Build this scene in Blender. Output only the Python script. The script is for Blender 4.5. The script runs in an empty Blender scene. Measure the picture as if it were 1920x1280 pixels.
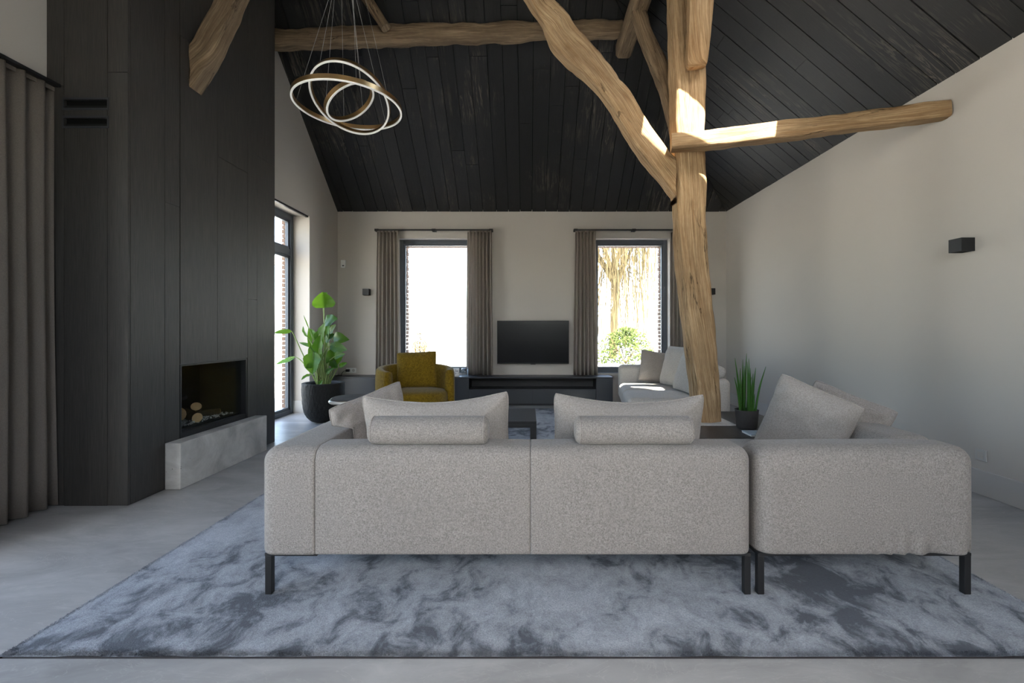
import bpy, bmesh, math, random
from mathutils import Vector, Matrix, Euler, noise
random.seed(7)
SC = bpy.context.scene
COL = SC.collection
PI = math.pi

# ------------------------------------------------------------------ camera
F, CX, CY, EYE = 870.0, 990.0, 620.0, 1.15        # focal length and vanishing point in pixels of the 1920x1280 frame, eye height
cam_d = bpy.data.cameras.new('camera'); cam = bpy.data.objects.new('camera', cam_d); COL.objects.link(cam)
cam_d.sensor_width = 36; cam_d.lens = F / 1920 * 36
cam_d.shift_x = (960 - CX) / 1920; cam_d.shift_y = (CY - 640) / 1920
cam_d.clip_start = 0.05; cam_d.clip_end = 500
cam.location = (0, 0, EYE); cam.rotation_euler = (PI / 2, 0, 0)
SC.camera = cam

# ------------------------------------------------------------------ light
SUN_D = Vector((-0.16, 1.0, -1.10))               # the way sunlight travels
world = bpy.data.worlds.new('sky'); SC.world = world; world.use_nodes = True
wn = world.node_tree; wn.nodes.clear()
sky = wn.nodes.new('ShaderNodeTexSky'); sky.sky_type = 'NISHITA'; sky.sun_disc = False
sky.sun_elevation = math.atan2(1.10, math.hypot(1, .16)); sky.sun_rotation = math.atan2(0.16, -1.0)
sky.air_density = 1.0; sky.dust_density = 2.5; sky.ozone_density = 1.0
bg = wn.nodes.new('ShaderNodeBackground'); bg.inputs[1].default_value = 0.46
wo = wn.nodes.new('ShaderNodeOutputWorld')
hsv = wn.nodes.new('ShaderNodeHueSaturation'); hsv.inputs['Saturation'].default_value = .82      # hazy spring sky
wn.links.new(sky.outputs[0], hsv.inputs['Color']); wn.links.new(hsv.outputs[0], bg.inputs[0]); wn.links.new(bg.outputs[0], wo.inputs[0])
sun_d = bpy.data.lights.new('sun', 'SUN'); sun_d.energy = 12.0; sun_d.angle = 0.009; sun_d.color = (1.0, 0.93, 0.82)
sun = bpy.data.objects.new('sun', sun_d); COL.objects.link(sun); sun.location = (2, -20, 22)
sun.rotation_euler = SUN_D.to_track_quat('-Z', 'Y').to_euler()
SC.view_settings.view_transform = 'Standard'; SC.view_settings.look = 'None'
SC.view_settings.gamma = 1.0; SC.view_settings.use_curve_mapping = False
SC.view_settings.exposure = 2.2
SC.cycles.use_denoising = True
SC.cycles.max_bounces = 12; SC.cycles.diffuse_bounces = 7; SC.cycles.glossy_bounces = 4
SC.cycles.transparent_max_bounces = 16; SC.cycles.transmission_bounces = 6
SC.cycles.sample_clamp_indirect = 8.0
SC.cycles.caustics_reflective = False; SC.cycles.caustics_refractive = False

# ------------------------------------------------------------------ helpers
def W(px, py, y):
    """pixel + depth -> world point"""
    return Vector(((px - CX) * y / F, y, EYE + (CY - py) * y / F))

def tag(o, label=None, cat=None, group=None, kind=None):
    if label: o['label'] = label
    if cat: o['category'] = cat
    if group: o['group'] = group
    if kind: o['kind'] = kind
    return o

def wmat(o):
    m = Matrix.LocRotScale(o.location, o.rotation_euler, None)
    return wmat(o.parent) @ o.matrix_parent_inverse @ m if o.parent else m

def put(name, me, mat, parent=None, world=True, smooth=False):
    o = bpy.data.objects.new(name, me); COL.objects.link(o)
    if mat is not None and not me.materials: me.materials.append(mat)
    if parent is not None:
        o.parent = parent
        if world: o.matrix_parent_inverse = wmat(parent).inverted()
    if smooth: me.shade_smooth()
    return o

def thing(name, label, cat, loc=(0, 0, 0), rotz=0, group=None, kind=None):
    o = bpy.data.objects.new(name, None); COL.objects.link(o)
    o.location = loc; o.rotation_euler = (0, 0, rotz); o.empty_display_size = .1
    return tag(o, label, cat, group, kind)

class MB:
    """mesh collector with uv"""
    def __init__(s): s.v = []; s.f = []; s.uv = []
    def box(s, x0, x1, y0, y1, z0, z1):
        b = len(s.v)
        s.v += [(x, y, z) for z in (z0, z1) for y in (y0, y1) for x in (x0, x1)]
        for q in ((0, 2, 3, 1), (4, 5, 7, 6), (0, 1, 5, 4), (2, 6, 7, 3), (0, 4, 6, 2), (1, 3, 7, 5)):
            s.f.append([b + i for i in q])
            n = 2 if q in ((0, 2, 3, 1), (4, 5, 7, 6)) else (1 if q in ((0, 1, 5, 4), (2, 6, 7, 3)) else 0)
            for i in q:
                p = s.v[b + i]
                s.uv.append((p[1], p[0]) if n == 2 else ((p[2], p[0]) if n == 1 else (p[2], p[1])))
        return s
    def prism(s, poly, ext, uvs=None):
        """poly: 3D points of a flat face, ext: extrusion vector"""
        b = len(s.v); n = len(poly); ext = Vector(ext)
        uvs = uvs or [(0, 0)] * n
        nrm = Vector((0, 0, 0))
        for i in range(n):
            nrm += Vector(poly[i]).cross(Vector(poly[(i + 1) % n]))
        flip = nrm.dot(ext) > 0
        s.v += [tuple(p) for p in poly] + [tuple(Vector(p) + ext) for p in poly]
        a = list(range(n)); c = [n + i for i in range(n)]
        fs = [a[::-1] if flip else a, c if flip else c[::-1]]
        for i in range(n):
            j = (i + 1) % n
            q = [i, j, n + j, n + i]
            fs.append(q if flip else q[::-1])
        for fc in fs:
            s.f.append([b + i for i in fc])
            s.uv += [uvs[i % n] for i in fc]
        return s
    def raw(s, v, f, uv=None):
        b = len(s.v); s.v += [tuple(p) for p in v]
        for fc in f: s.f.append([b + i for i in fc])
        s.uv += uv if uv else [(0, 0)] * sum(len(fc) for fc in f)
        return s
    def mesh(s, name):
        me = bpy.data.meshes.new(name); me.from_pydata(s.v, [], s.f)
        l = me.uv_layers.new(name='UVMap')
        if len(s.uv) == len(l.data):
            l.data.foreach_set('uv', [c for p in s.uv for c in p])
        me.update(); return me
    def put(s, name, mat, parent=None, world=True, smooth=False, bevel=0):
        me = s.mesh(name)
        if bevel:
            bm = bmesh.new(); bm.from_mesh(me)
            bmesh.ops.bevel(bm, geom=bm.edges[:], offset=bevel, segments=2, affect='EDGES', profile=.5)
            bm.to_mesh(me); bm.free()
        return put(name, me, mat, parent, world, smooth)

def box(name, x0, x1, y0, y1, z0, z1, mat, parent=None, world=True, bevel=0):
    return MB().box(x0, x1, y0, y1, z0, z1).put(name, mat, parent, world, False, bevel)

def sweep(path, hw, hh, side, n=6, power=5.0, rough=0.0, seed=0, sub=4, cap=True, fscale=3.0, crack=0.0):
    """timber along path; hw half width along `side`, hh half width along the third axis; superellipse section"""
    P = [Vector(p) for p in path]; L = len(P)
    if not hasattr(hw, '__len__'): hw = [hw] * L
    if not hasattr(hh, '__len__'): hh = [hh] * L
    pts, a_, b_ = [], [], []
    for i in range(L - 1):
        p0 = P[max(i - 1, 0)]; p1 = P[i]; p2 = P[i + 1]; p3 = P[min(i + 2, L - 1)]
        for k in range(sub):
            t = k / sub
            q = .5 * ((2 * p1) + (p2 - p0) * t + (2 * p0 - 5 * p1 + 4 * p2 - p3) * t * t + (3 * p1 - p0 - 3 * p2 + p3) * t ** 3)
            pts.append(q); a_.append(hw[i] * (1 - t) + hw[i + 1] * t); b_.append(hh[i] * (1 - t) + hh[i + 1] * t)
    pts.append(P[-1]); a_.append(hw[-1]); b_.append(hh[-1])
    m = MB(); N = 4 * n; ln = 0; V = []; UVr = []
    side = Vector(side)
    for i, p in enumerate(pts):
        T = (pts[min(i + 1, len(pts) - 1)] - pts[max(i - 1, 0)]).normalized()
        S = (side - T * side.dot(T)).normalized(); U = T.cross(S)
        if i: ln += (p - pts[i - 1]).length
        for k in range(N):
            an = 2 * PI * (k + .5) / N
            c, s_ = math.cos(an), math.sin(an)
            r = (abs(c) ** power + abs(s_) ** power) ** (-1 / power)
            q = p + S * (c * r * a_[i]) + U * (s_ * r * b_[i])
            if rough:
                nn = noise.noise(q * fscale + Vector((seed, seed * 2, 0))) + .5 * noise.noise(q * fscale * 3.1 + Vector((seed, 3, 1)))
                if crack:
                    g_ = Vector((ln * .55 + seed, k / N * (a_[i] + b_[i]) * 4 * 4.0, seed * .7)); ck = abs(noise.noise(g_) + .25 * noise.noise(g_ * 3.3))
                    if ck < .05: nn -= crack / rough * (1 - ck / .05) * max(0, min(1, 3 * noise.noise(Vector((ln * 1.3, seed, 9))) + .7))
                    nn += .28 * noise.noise(Vector((ln * 3, k / N * (a_[i] + b_[i]) * 90, seed)))
                q = q + (S * c + U * s_) * (nn * rough)
            V.append(q); UVr.append((ln, k / N * (a_[i] + b_[i]) * 4))
    Fs, UV = [], []
    for i in range(len(pts) - 1):
        for k in range(N):
            k2 = (k + 1) % N
            q = [i * N + k, (i + 1) * N + k, (i + 1) * N + k2, i * N + k2]
            Fs.append(q)
            for idx in q:
                u = UVr[idx]
                UV.append((u[0], u[1] if not (k2 == 0 and idx % N == 0) else (a_[i] + b_[i]) * 4))
    if cap:
        for fc in (list(range(N)), [(len(pts) - 1) * N + k for k in range(N)][::-1]):
            Fs.append(fc); UV += [(V[j].x, V[j].z) for j in fc]
    m.raw(V, Fs, UV); return m

def tube(path, r, n=8, sub=1, cap=True):
    P = [Vector(p) for p in path]
    T = (P[-1] - P[0]).normalized()
    s = Vector((1, 0, 0)) if abs(T.x) < .8 else Vector((0, 1, 0))
    return sweep(P, r, r, s, n=max(1, n // 4), power=2.0, sub=sub, cap=cap)

def ring_tube(pts, r, n=6):
    """closed tube through pts"""
    m = MB(); L = len(pts); pts = [Vector(p) for p in pts]; V = []
    for i, p in enumerate(pts):
        T = (pts[(i + 1) % L] - pts[i - 1]).normalized()
        S = Vector((0, 1, 0)); S = (S - T * S.dot(T))
        S = S.normalized() if S.length > 1e-4 else Vector((1, 0, 0)); U = T.cross(S)
        for k in range(n):
            a = 2 * PI * k / n
            V.append(p + S * (math.cos(a) * r) + U * (math.sin(a) * r))
    Fs = [[i * n + k, ((i + 1) % L) * n + k, ((i + 1) % L) * n + (k + 1) % n, i * n + (k + 1) % n] for i in range(L) for k in range(n)]
    return m.raw(V, Fs)

def lathe(profile, n=40, cx=0, cy=0):
    V, Fs, UV = [], [], []
    for r, z in profile:
        for k in range(n):
            a = 2 * PI * k / n
            V.append((cx + r * math.cos(a), cy + r * math.sin(a), z))
    for i in range(len(profile) - 1):
        for k in range(n):
            k2 = (k + 1) % n
            Fs.append([i * n + k, i * n + k2, (i + 1) * n + k2, (i + 1) * n + k])
            for (ii, kk) in ((i, k), (i, k + 1), (i + 1, k + 1), (i + 1, k)): UV.append((profile[ii][1], kk / n))
    return MB().raw(V, Fs, UV)

def softbox(sx, sy, sz, r, puff=(0, 0, 0), arc=4, mid=8):
    """rounded, slightly puffed block centred on the origin (x,y) with its base at z=0"""
    h = [sx / 2, sy / 2, sz / 2]
    def co(hh):
        rr = min(r, hh * .98); inner = hh - rr
        a = [inner + rr * math.tan(PI / 4 * (k + 1) / arc) for k in range(arc)]
        m_ = [-inner + 2 * inner * k / mid for k in range(mid + 1)]
        return [-x for x in a[::-1]] + m_ + a
    C = [co(x) for x in h]
    bm = bmesh.new(); cache = {}
    def vert(p):
        k = tuple(round(c, 5) for c in p)
        if k not in cache:
            q = Vector((max(-(h[i] - min(r, h[i] * .98)), min(h[i] - min(r, h[i] * .98), p[i])) for i in range(3)))
            d = Vector(p) - q
            rr = min(r, min(h) * .98)
            w = q + (d.normalized() * rr if d.length > 1e-9 else d)
            u = [w[i] / h[i] for i in range(3)]
            w = Vector((w.x * (1 + puff[0] / h[0] * (1 - u[1] ** 2) * (1 - u[2] ** 2)),
                        w.y * (1 + puff[1] / h[1] * (1 - u[0] ** 2) * (1 - u[2] ** 2)),
                        w.z * (1 + puff[2] / h[2] * (1 - u[0] ** 2) * (1 - u[1] ** 2))))
            cache[k] = bm.verts.new((w.x, w.y, w.z + h[2]))
        return cache[k]
    for ax in range(3):
        b, c = (ax + 1) % 3, (ax + 2) % 3
        for sgn in (-1, 1):
            for i in range(len(C[b]) - 1):
                for j in range(len(C[c]) - 1):
                    q = []
                    for (ii, jj) in ((i, j), (i + 1, j), (i + 1, j + 1), (i, j + 1)):
                        p = [0, 0, 0]; p[ax] = sgn * h[ax]; p[b] = C[b][ii]; p[c] = C[c][jj]
                        q.append(vert(p))
                    if sgn < 0: q = q[::-1]
                    try: bm.faces.new(q)
                    except ValueError: pass
    me = bpy.data.meshes.new('soft'); bm.to_mesh(me); bm.free(); me.shade_smooth(); return me

def soft(name, x0, x1, y0, y1, z0, z1, r, mat, parent=None, world=True, puff=(0, 0, 0), warp=None):
    me = softbox(x1 - x0, y1 - y0, z1 - z0, r, puff)
    me.transform(Matrix.Translation(((x0 + x1) / 2, (y0 + y1) / 2, z0)))
    if warp:
        for v in me.vertices: v.co = warp(v.co)
    return put(name, me, mat, parent, world)

def clip(poly, f):
    """keep the part of a 2D polygon where f(p) >= 0 (f affine)"""
    out = []
    for i, p in enumerate(poly):
        q = poly[(i + 1) % len(poly)]; a, b = f(p), f(q)
        if a >= 0: out.append(p)
        if (a >= 0) != (b >= 0):
            t = a / (a - b); out.append((p[0] + (q[0] - p[0]) * t, p[1] + (q[1] - p[1]) * t))
    return out
def area(p): return abs(sum(p[i][0] * p[(i + 1) % len(p)][1] - p[(i + 1) % len(p)][0] * p[i][1] for i in range(len(p)))) / 2 if len(p) > 2 else 0

# ------------------------------------------------------------------ materials
class NT:
    def __init__(s, name):
        s.m = bpy.data.materials.new(name); s.m.use_nodes = True; s.t = s.m.node_tree
        s.t.nodes.clear(); s.out = s.t.nodes.new('ShaderNodeOutputMaterial')
    def n(s, typ, ins=None, **kw):
        nd = s.t.nodes.new('ShaderNode' + typ)
        for k, v in kw.items(): setattr(nd, k, v)
        for k, v in (ins or {}).items():
            sock = nd.inputs[k]
            if hasattr(v, 'is_output'): s.t.links.new(v, sock)
            elif isinstance(v, bpy.types.Node): s.t.links.new(v.outputs[0], sock)
            else: sock.default_value = v
        return nd
    def ramp(s, fac, stops):
        r = s.n('ValToRGB', {'Fac': fac}); e = r.color_ramp.elements
        while len(e) < len(stops): e.new(.5)
        for el, (p, c) in zip(e, stops):
            el.position = p; el.color = (*c, 1) if len(c) == 3 else (c[0],) * 3 + (1,)
        return r
    def mix(s, fac, a, b, mode='MIX'):
        nd = s.n('Mix', data_type='RGBA', blend_type=mode)
        for sock, v in ((nd.inputs[0], fac), (nd.inputs[6], a), (nd.inputs[7], b)):
            if isinstance(v, bpy.types.Node): s.t.links.new(v.outputs[2 if v.bl_idname == 'ShaderNodeMix' else 0], sock)
            elif hasattr(v, 'is_output'): s.t.links.new(v, sock)
            else: sock.default_value = (*v, 1) if hasattr(v, '__len__') else v
        return nd.outputs[2]
    def coord(s, kind, scale=(1, 1, 1), loc=(0, 0, 0), rot=(0, 0, 0)):
        tc = s.n('TexCoord')
        mp = s.n('Mapping', {'Vector': tc.outputs[kind], 'Scale': scale, 'Location': loc, 'Rotation': rot})
        return mp.outputs[0]
    def noise(s, vec, scale, detail=4, rough=.55, dist=0):
        return s.n('TexNoise', {'Vector': vec, 'Scale': scale, 'Detail': detail, 'Roughness': rough, 'Distortion': dist})
    def bump(s, h, strength=.3, dist=.01):
        return s.n('Bump', {'Height': h, 'Strength': strength, 'Distance': dist})
    def pbr(s, color, rough=.5, spec=.5, metal=0, bump=None, **kw):
        p = s.n('BsdfPrincipled', {'Base Color': color if not isinstance(color, tuple) else (*color, 1), 'Roughness': rough,
                                   'Specular IOR Level': spec, 'Metallic': metal, **kw})
        if bump: s.t.links.new(bump.outputs[0], p.inputs['Normal'])
        s.t.links.new(p.outputs[0], s.out.inputs[0]); return s.m

def plain(name, color, rough=.5, spec=.5, metal=0, var=.12, scale=6, bump=.0, bscale=60):
    t = NT(name); v = t.coord('Object')
    nz = t.noise(v, scale, 4)
    c = t.mix(nz, tuple(x * (1 - var) for x in color), tuple(min(1, x * (1 + var)) for x in color))
    b = t.bump(t.noise(v, bscale, 3), bump, .004) if bump else None
    return t.pbr(c, rough, spec, metal, b)

def make_oak(name, light, dark, crack=.5):
    t = NT(name); tc = t.n('TexCoord'); uv = tc.outputs['UV']
    inf = t.n('ObjectInfo')
    off = t.n('VectorMath', {0: uv, 1: inf.outputs['Random']}, operation='ADD')
    def mp(sx, sy): return t.n('Mapping', {'Vector': off.outputs[0], 'Scale': (sx, sy, 1)}).outputs[0]
    g1 = t.noise(mp(1.9, 20), 1.0, 8, .7, 1.1)
    g2 = t.noise(mp(3.0, 110), 1.0, 4, .6)
    big = t.noise(t.coord('Object'), 2.4, 4, .6)
    c = t.mix(t.ramp(g1, [(.34, (0,)), (.62, (1,))]), dark, light)
    c = t.mix(t.ramp(big, [(.38, (0,)), (.68, (.55,))]), c, tuple(x * .55 for x in dark))
    c = t.mix(t.ramp(g2, [(.42, (.5,)), (.6, (0,))]), c, tuple(x * .5 for x in dark))
    ck = t.noise(mp(.9, 9), 1.0, 5, .55, 1.2)
    ckr = t.ramp(ck, [(.488, (0,)), (.5, (1,)), (.512, (0,))])
    msk = t.ramp(t.noise(mp(.8, 3), 1.3, 2), [(.5, (0,)), (.6, (crack,))])
    cf = t.mix(1.0, ckr, msk, 'MULTIPLY')
    c = t.mix(cf, c, (.02, .012, .006))
    h = t.mix(.5, g1, g2); h = t.mix(cf, h, (0, 0, 0))
    return t.pbr(c, .72, .25, 0, t.bump(h, .9, .015))

def make_blackwood(name, base, hi, streak=.7, spec=.4, rough=.55):
    t = NT(name); tc = t.n('TexCoord'); uv = tc.outputs['UV']; inf = t.n('ObjectInfo')
    sc = t.n('Math', {0: inf.outputs['Random'], 1: 37.0}, operation='MULTIPLY')
    cb = t.n('CombineXYZ', {'X': sc, 'Y': sc})
    off = t.n('VectorMath', {0: uv, 1: cb.outputs[0]}, operation='ADD')
    def mp(sx, sy): return t.n('Mapping', {'Vector': off.outputs[0], 'Scale': (sx, sy, 1)}).outputs[0]
    wv = t.noise(mp(1.1, 14), 1.0, 5, .6, 1.6)
    fine = t.noise(mp(4, 160), 1.0, 4, .6)
    wear = t.ramp(t.noise(t.coord('Object'), 1.3, 4, .6), [(.50, (0,)), (.74, (streak,))])
    rings = t.ramp(t.n('Math', {0: t.n('Math', {0: wv.outputs[0], 1: 26.0}, operation='MULTIPLY').outputs[0]}, operation='SINE').outputs[0], [(.55, (0,)), (1, (1,))])
    tone = t.n('MapRange', {'Value': inf.outputs['Random'], 'To Min': .7, 'To Max': 1.35})
    c = t.mix(fine, tuple(x * .7 for x in base), tuple(x * 1.3 for x in base))
    c = t.mix(t.mix(1.0, rings, wear, 'MULTIPLY'), c, hi)
    c = t.mix(1.0, c, tone.outputs[0], 'MULTIPLY')
    h = t.mix(.5, rings, fine)
    return t.pbr(c, rough, spec, 0, t.bump(h, .25, .004))

def make_fabric(name, a, b, scale=260, sheen=.15, bump=.35):
    t = NT(name); v = t.coord('Object')
    n1 = t.noise(v, scale, 2, .6); n2 = t.noise(v, scale * .38, 2, .5); big = t.noise(v, 3, 2)
    f = t.mix(.4, n1, n2)
    c = t.mix(t.ramp(f, [(.36, (0,)), (.64, (1,))]), a, b)
    c = t.mix(t.ramp(big, [(.3, (0,)), (.7, (.12,))]), c, tuple(x * .8 for x in a))
    return t.pbr(c, .95, .12, 0, t.bump(f, bump, .003), **{'Sheen Weight': sheen, 'Sheen Roughness': .5})

def make_wall(name, c0):
    t = NT(name); v = t.coord('Object')
    c = t.mix(t.noise(v, 1.2, 3), tuple(x * .97 for x in c0), tuple(x * 1.03 for x in c0))
    return t.pbr(c, .9, .15, 0, t.bump(t.noise(v, 170, 3, .6), .12, .002))

def make_floor():
    t = NT('polished_concrete'); v = t.coord('Object')
    st = t.coord('Object', (1.0, 2.6, 1), rot=(0, 0, .35))
    a = t.noise(st, 1.1, 8, .62, 1.4); b = t.noise(st, 5.5, 6, .6, .6)
    c = t.mix(t.ramp(a, [(.3, (0,)), (.72, (1,))]), (.25, .247, .242), (.43, .427, .42))
    c = t.mix(t.ramp(b, [(.5, (0,)), (.75, (.35,))]), c, (.52, .51, .49))
    vein = t.ramp(t.noise(st, 1.6, 5, .6, 2.2), [(.492, (0,)), (.5, (.35,)), (.508, (0,))])
    c = t.mix(vein, c, (.5, .49, .47))
    r = t.n('MapRange', {'Value': b.outputs[0], 'To Min': .28, 'To Max': .48})
    return t.pbr(c, r.outputs[0], .45, 0, t.bump(t.noise(v, 25, 4), .05, .004))

def make_rug():
    t = NT('viscose_pile'); v = t.coord('Object'); st = t.coord('Object', (1.0, .8, 1), rot=(0, 0, -.5))
    a = t.noise(st, 1.5, 7, .68, .5); b = t.noise(st, 7.5, 6, .68, .6); fine = t.noise(v, 190, 3, .7)
    lay = t.noise(v, .8, 2, .5)
    f = t.mix(.5, a, b); f = t.mix(.25, f, lay)
    c = t.mix(t.ramp(f, [(.435, (0,)), (.49, (.65,)), (.56, (1,))]), (.10, .11, .128), (.50, .53, .575))
    c = t.mix(t.ramp(fine, [(.3, (.55,)), (.7, (0,))]), c, (.06, .07, .09))
    h = t.mix(.35, fine, b)
    return t.pbr(c, .85, .2, 0, t.bump(h, .6, .012), **{'Sheen Weight': .08, 'Sheen Roughness': .4, 'Sheen Tint': (.85, .92, 1, 1)})

def make_curtain(name, a, b, clear=.0, transl=.35):
    t = NT(name); v = t.coord('Object', (1, 1, .35))
    n1 = t.noise(v, 320, 2, .6); c = t.mix(n1, a, b)
    d = t.n('BsdfDiffuse', {'Color': c}); tr = t.n('BsdfTranslucent', {'Color': c})
    m = t.n('MixShader', {0: transl, 1: d, 2: tr})
    if clear:
        tp = t.n('BsdfTransparent'); m = t.n('MixShader', {0: clear, 1: m, 2: tp})
    t.t.links.new(m.outputs[0], t.out.inputs[0]); return t.m

def make_glass():
    t = NT('window_glass'); tp = t.n('BsdfTransparent', {'Color': (.93, .95, .95, 1)})
    gl = t.n('BsdfGlossy', {'Roughness': .0, 'Color': (1, 1, 1, 1)}); lw = t.n('LayerWeight', {'Blend': .5})
    pw = t.n('Math', {0: lw.outputs['Facing'], 1: 5.0}, operation='POWER')      # Schlick reflectance, the same on both faces of the pane
    fr = t.n('MapRange', {'Value': pw.outputs[0], 'To Min': .04, 'To Max': 1.0})
    m = t.n('MixShader', {0: fr, 1: tp, 2: gl}); t.t.links.new(m.outputs[0], t.out.inputs[0]); return t.m

def make_concrete():
    t = NT('cast_concrete'); v = t.coord('Object')
    a = t.noise(v, 3.2, 7, .65, .6); b = t.noise(v, 22, 4, .6)
    c = t.mix(t.ramp(a, [(.32, (0,)), (.66, (1,))]), (.36, .35, .33), (.64, .625, .59))
    pits = t.ramp(t.n('TexVoronoi', {'Vector': v, 'Scale': 24}), [(.05, (1,)), (.10, (0,))])
    pm = t.mix(1.0, pits, t.ramp(t.noise(v, 4, 2), [(.52, (0,)), (.6, (1,))]), 'MULTIPLY')
    c = t.mix(pm, c, (.12, .11, .10))
    h = t.mix(pm, b, (0, 0, 0))
    return t.pbr(c, .8, .25, 0, t.bump(h, .4, .006))

def make_veneer():
    t = NT('dark_veneer'); tc = t.n('TexCoord'); inf = t.n('ObjectInfo')
    sc = t.n('Math', {0: inf.outputs['Random'], 1: 53.0}, operation='MULTIPLY'); cb = t.n('CombineXYZ', {'X': sc, 'Y': sc})
    off = t.n('VectorMath', {0: tc.outputs['UV'], 1: cb.outputs[0]}, operation='ADD')
    def mp(sx, sy): return t.n('Mapping', {'Vector': off.outputs[0], 'Scale': (sx, sy, 1)}).outputs[0]
    g = t.noise(mp(5, 190), 1, 4, .65); w = t.noise(mp(.8, 14), 1, 4, .6, .5)
    c = t.mix(t.ramp(g, [(.3, (0,)), (.7, (1,))]), (.020, .020, .020), (.066, .060, .053))
    c = t.mix(t.ramp(w, [(.35, (0,)), (.7, (.5,))]), c, (.032, .03, .028))
    return t.pbr(c, .5, .42, 0, t.bump(g, .25, .002))

def make_leaf(name, a, b):
    t = NT(name); v = t.coord('Object'); uv = t.coord('UV', (3, 60, 1))
    c = t.mix(t.noise(v, 9, 3), a, b); st = t.noise(uv, 1, 2)
    p = t.n('BsdfPrincipled', {'Base Color': c, 'Roughness': .42, 'Specular IOR Level': .28})
    t.t.links.new(t.bump(st, .2, .004).outputs[0], p.inputs['Normal'])
    tr = t.n('BsdfTranslucent', {'Color': t.mix(.5, c, (.35, .6, .05))})
    m = t.n('MixShader', {0: .3, 1: p, 2: tr}); t.t.links.new(m.outputs[0], t.out.inputs[0]); return t.m

M = {}
M['wall'] = make_wall('greige_plaster', (.49, .455, .412))
M['floor'] = make_floor()
M['ceil'] = make_blackwood('black_stained_boards', (.014, .0138, .0138), (.13, .108, .085), 1.0)
M['black'] = plain('matt_black_void', (.006, .006, .006), .8, .1)
M['oak'] = make_oak('old_oak', (.60, .425, .245), (.32, .185, .085), .9)
M['oak_grey'] = make_oak('weathered_oak', (.40, .29, .18), (.18, .12, .07), .9)
M['veneer'] = make_veneer()
M['fabric'] = make_fabric('wool_melange', (.14, .127, .117), (.345, .315, .292), 430)
M['fabric_light'] = make_fabric('light_wool', (.34, .32, .295), (.52, .495, .46), 240)
M['pillow'] = make_fabric('cushion_wool', (.215, .192, .176), (.39, .353, .326), 430)
M['mustard'] = make_fabric('mustard_velvet', (.115, .070, .006), (.25, .158, .014), 120, .12, .5)
M['rug'] = make_rug()
M['binding'] = plain('dark_binding', (.02, .018, .02), .8)
M['metal'] = plain('black_steel', (.012, .012, .013), .45, .4)
M['alu'] = plain('grey_aluminium', (.075, .088, .105), .45, .5)
M['glass'] = make_glass()
M['concrete'] = make_concrete()
M['fireglass'] = make_glass(); M['fireglass'].name = 'fire_glass'; [setattr(n.inputs['To Min'], 'default_value', .006) for n in M['fireglass'].node_tree.nodes if n.bl_idname == 'ShaderNodeMapRange']
M['curtain'] = make_curtain('linen_curtain', (.30, .26, .225), (.46, .41, .36))
M['curtain_thin'] = make_curtain('sheer_linen_curtain', (.32, .28, .245), (.48, .43, .38), .12, .4)
M['curtain_near'] = make_curtain('thick_curtain', (.11, .094, .081), (.205, .178, .155), 0, .15)
M['brass'] = plain('brushed_brass', (.60, .40, .19), .32, .5, 1.0, .08, 30)
M['cabinet'] = plain('anthracite_lacquer', (.034, .037, .042), .38, .45, 0, .06)
M['cabinet_black'] = plain('black_lacquer', (.008, .008, .009), .4, .4)
M['darkwood'] = make_blackwood('smoked_oak_top', (.03, .028, .027), (.06, .054, .048), .6, .45, .42)
M['white'] = plain('white_plastic', (.72, .72, .70), .4)
M['screen'] = plain('screen_glass', (.006, .006, .007), .22, .25)
M['leaf'] = make_leaf('broad_leaf', (.024, .10, .006), (.07, .21, .010))
M['leaf_dark'] = make_leaf('dark_leaf', (.015, .07, .012), (.04, .14, .02))
M['stem'] = plain('leaf_stalk', (.22, .30, .09), .5)
M['spike'] = make_leaf('spear_leaf', (.02, .085, .015), (.07, .20, .03))
M['pot'] = plain('rough_black_clay', (.014, .014, .014), .7, .35, 0, .6, 60, .9, 55)
M['pot2'] = plain('dark_stone_pot', (.055, .05, .048), .8, .2, 0, .2, 40, .3, 80)
M['soil'] = plain('soil', (.02, .014, .009), .95, .1, 0, .5, 40, .8, 50)
M['baseboard'] = make_wall('painted_board', (.47, .455, .43))
M['soot'] = plain('soot_black', (.010, .010, .010), .7, .2)
M['bark'] = plain('charred_bark', (.05, .038, .028), .9, .1, 0, .5, 25, .9, 40)
M['logend'] = plain('sawn_log_end', (.50, .33, .17), .8, .2, 0, .2, 30)
M['ash'] = plain('pale_ash', (.42, .42, .40), .95, .1, 0, .4, 40, .8, 60)
M['tabletop'] = make_oak('grey_slab_wood', (.11, .09, .07), (.06, .045, .033))
M['silver'] = plain('pale_metal_rim', (.62, .60, .57), .35, .5, .3)
M['ground'] = plain('pale_gravel', (.62, .60, .55), .95, .1, 0, .2, .6)
M['terrace'] = plain('terrace_tile', (.42, .40, .37), .8, .2, 0, .15, 3)
M['willow'] = plain('bare_twig', (.085, .066, .034), .9, .1, 0, .3, 2)
M['bush'] = plain('bush_leaf', (.045, .062, .012), .8, .2, 0, .45, 4)
M['brick'] = plain('brown_brick', (.15, .10, .075), .9, .1, 0, .3, 9)
M['fence'] = plain('grey_timber', (.25, .25, .25), .9, .1)

# ------------------------------------------------------------------ room dimensions
XR, XLF, XLN, YF, YB = 3.19, -3.065, -3.165, 7.47, -2.6     # right wall, far left wall, near left wall, far wall, rear wall
ZE, PITCH, XRIDGE = 3.065, .839, -1.2                       # eaves height, roof slope, ridge
ZRIDGE = ZE + PITCH * (XR - XRIDGE)
YHIP = YF - (XR - XRIDGE)
def roof_z(x, y):
    return min(ZE + PITCH * (XR - x), ZE + PITCH * (YF - y), ZRIDGE - PITCH * (XRIDGE - x))

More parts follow.
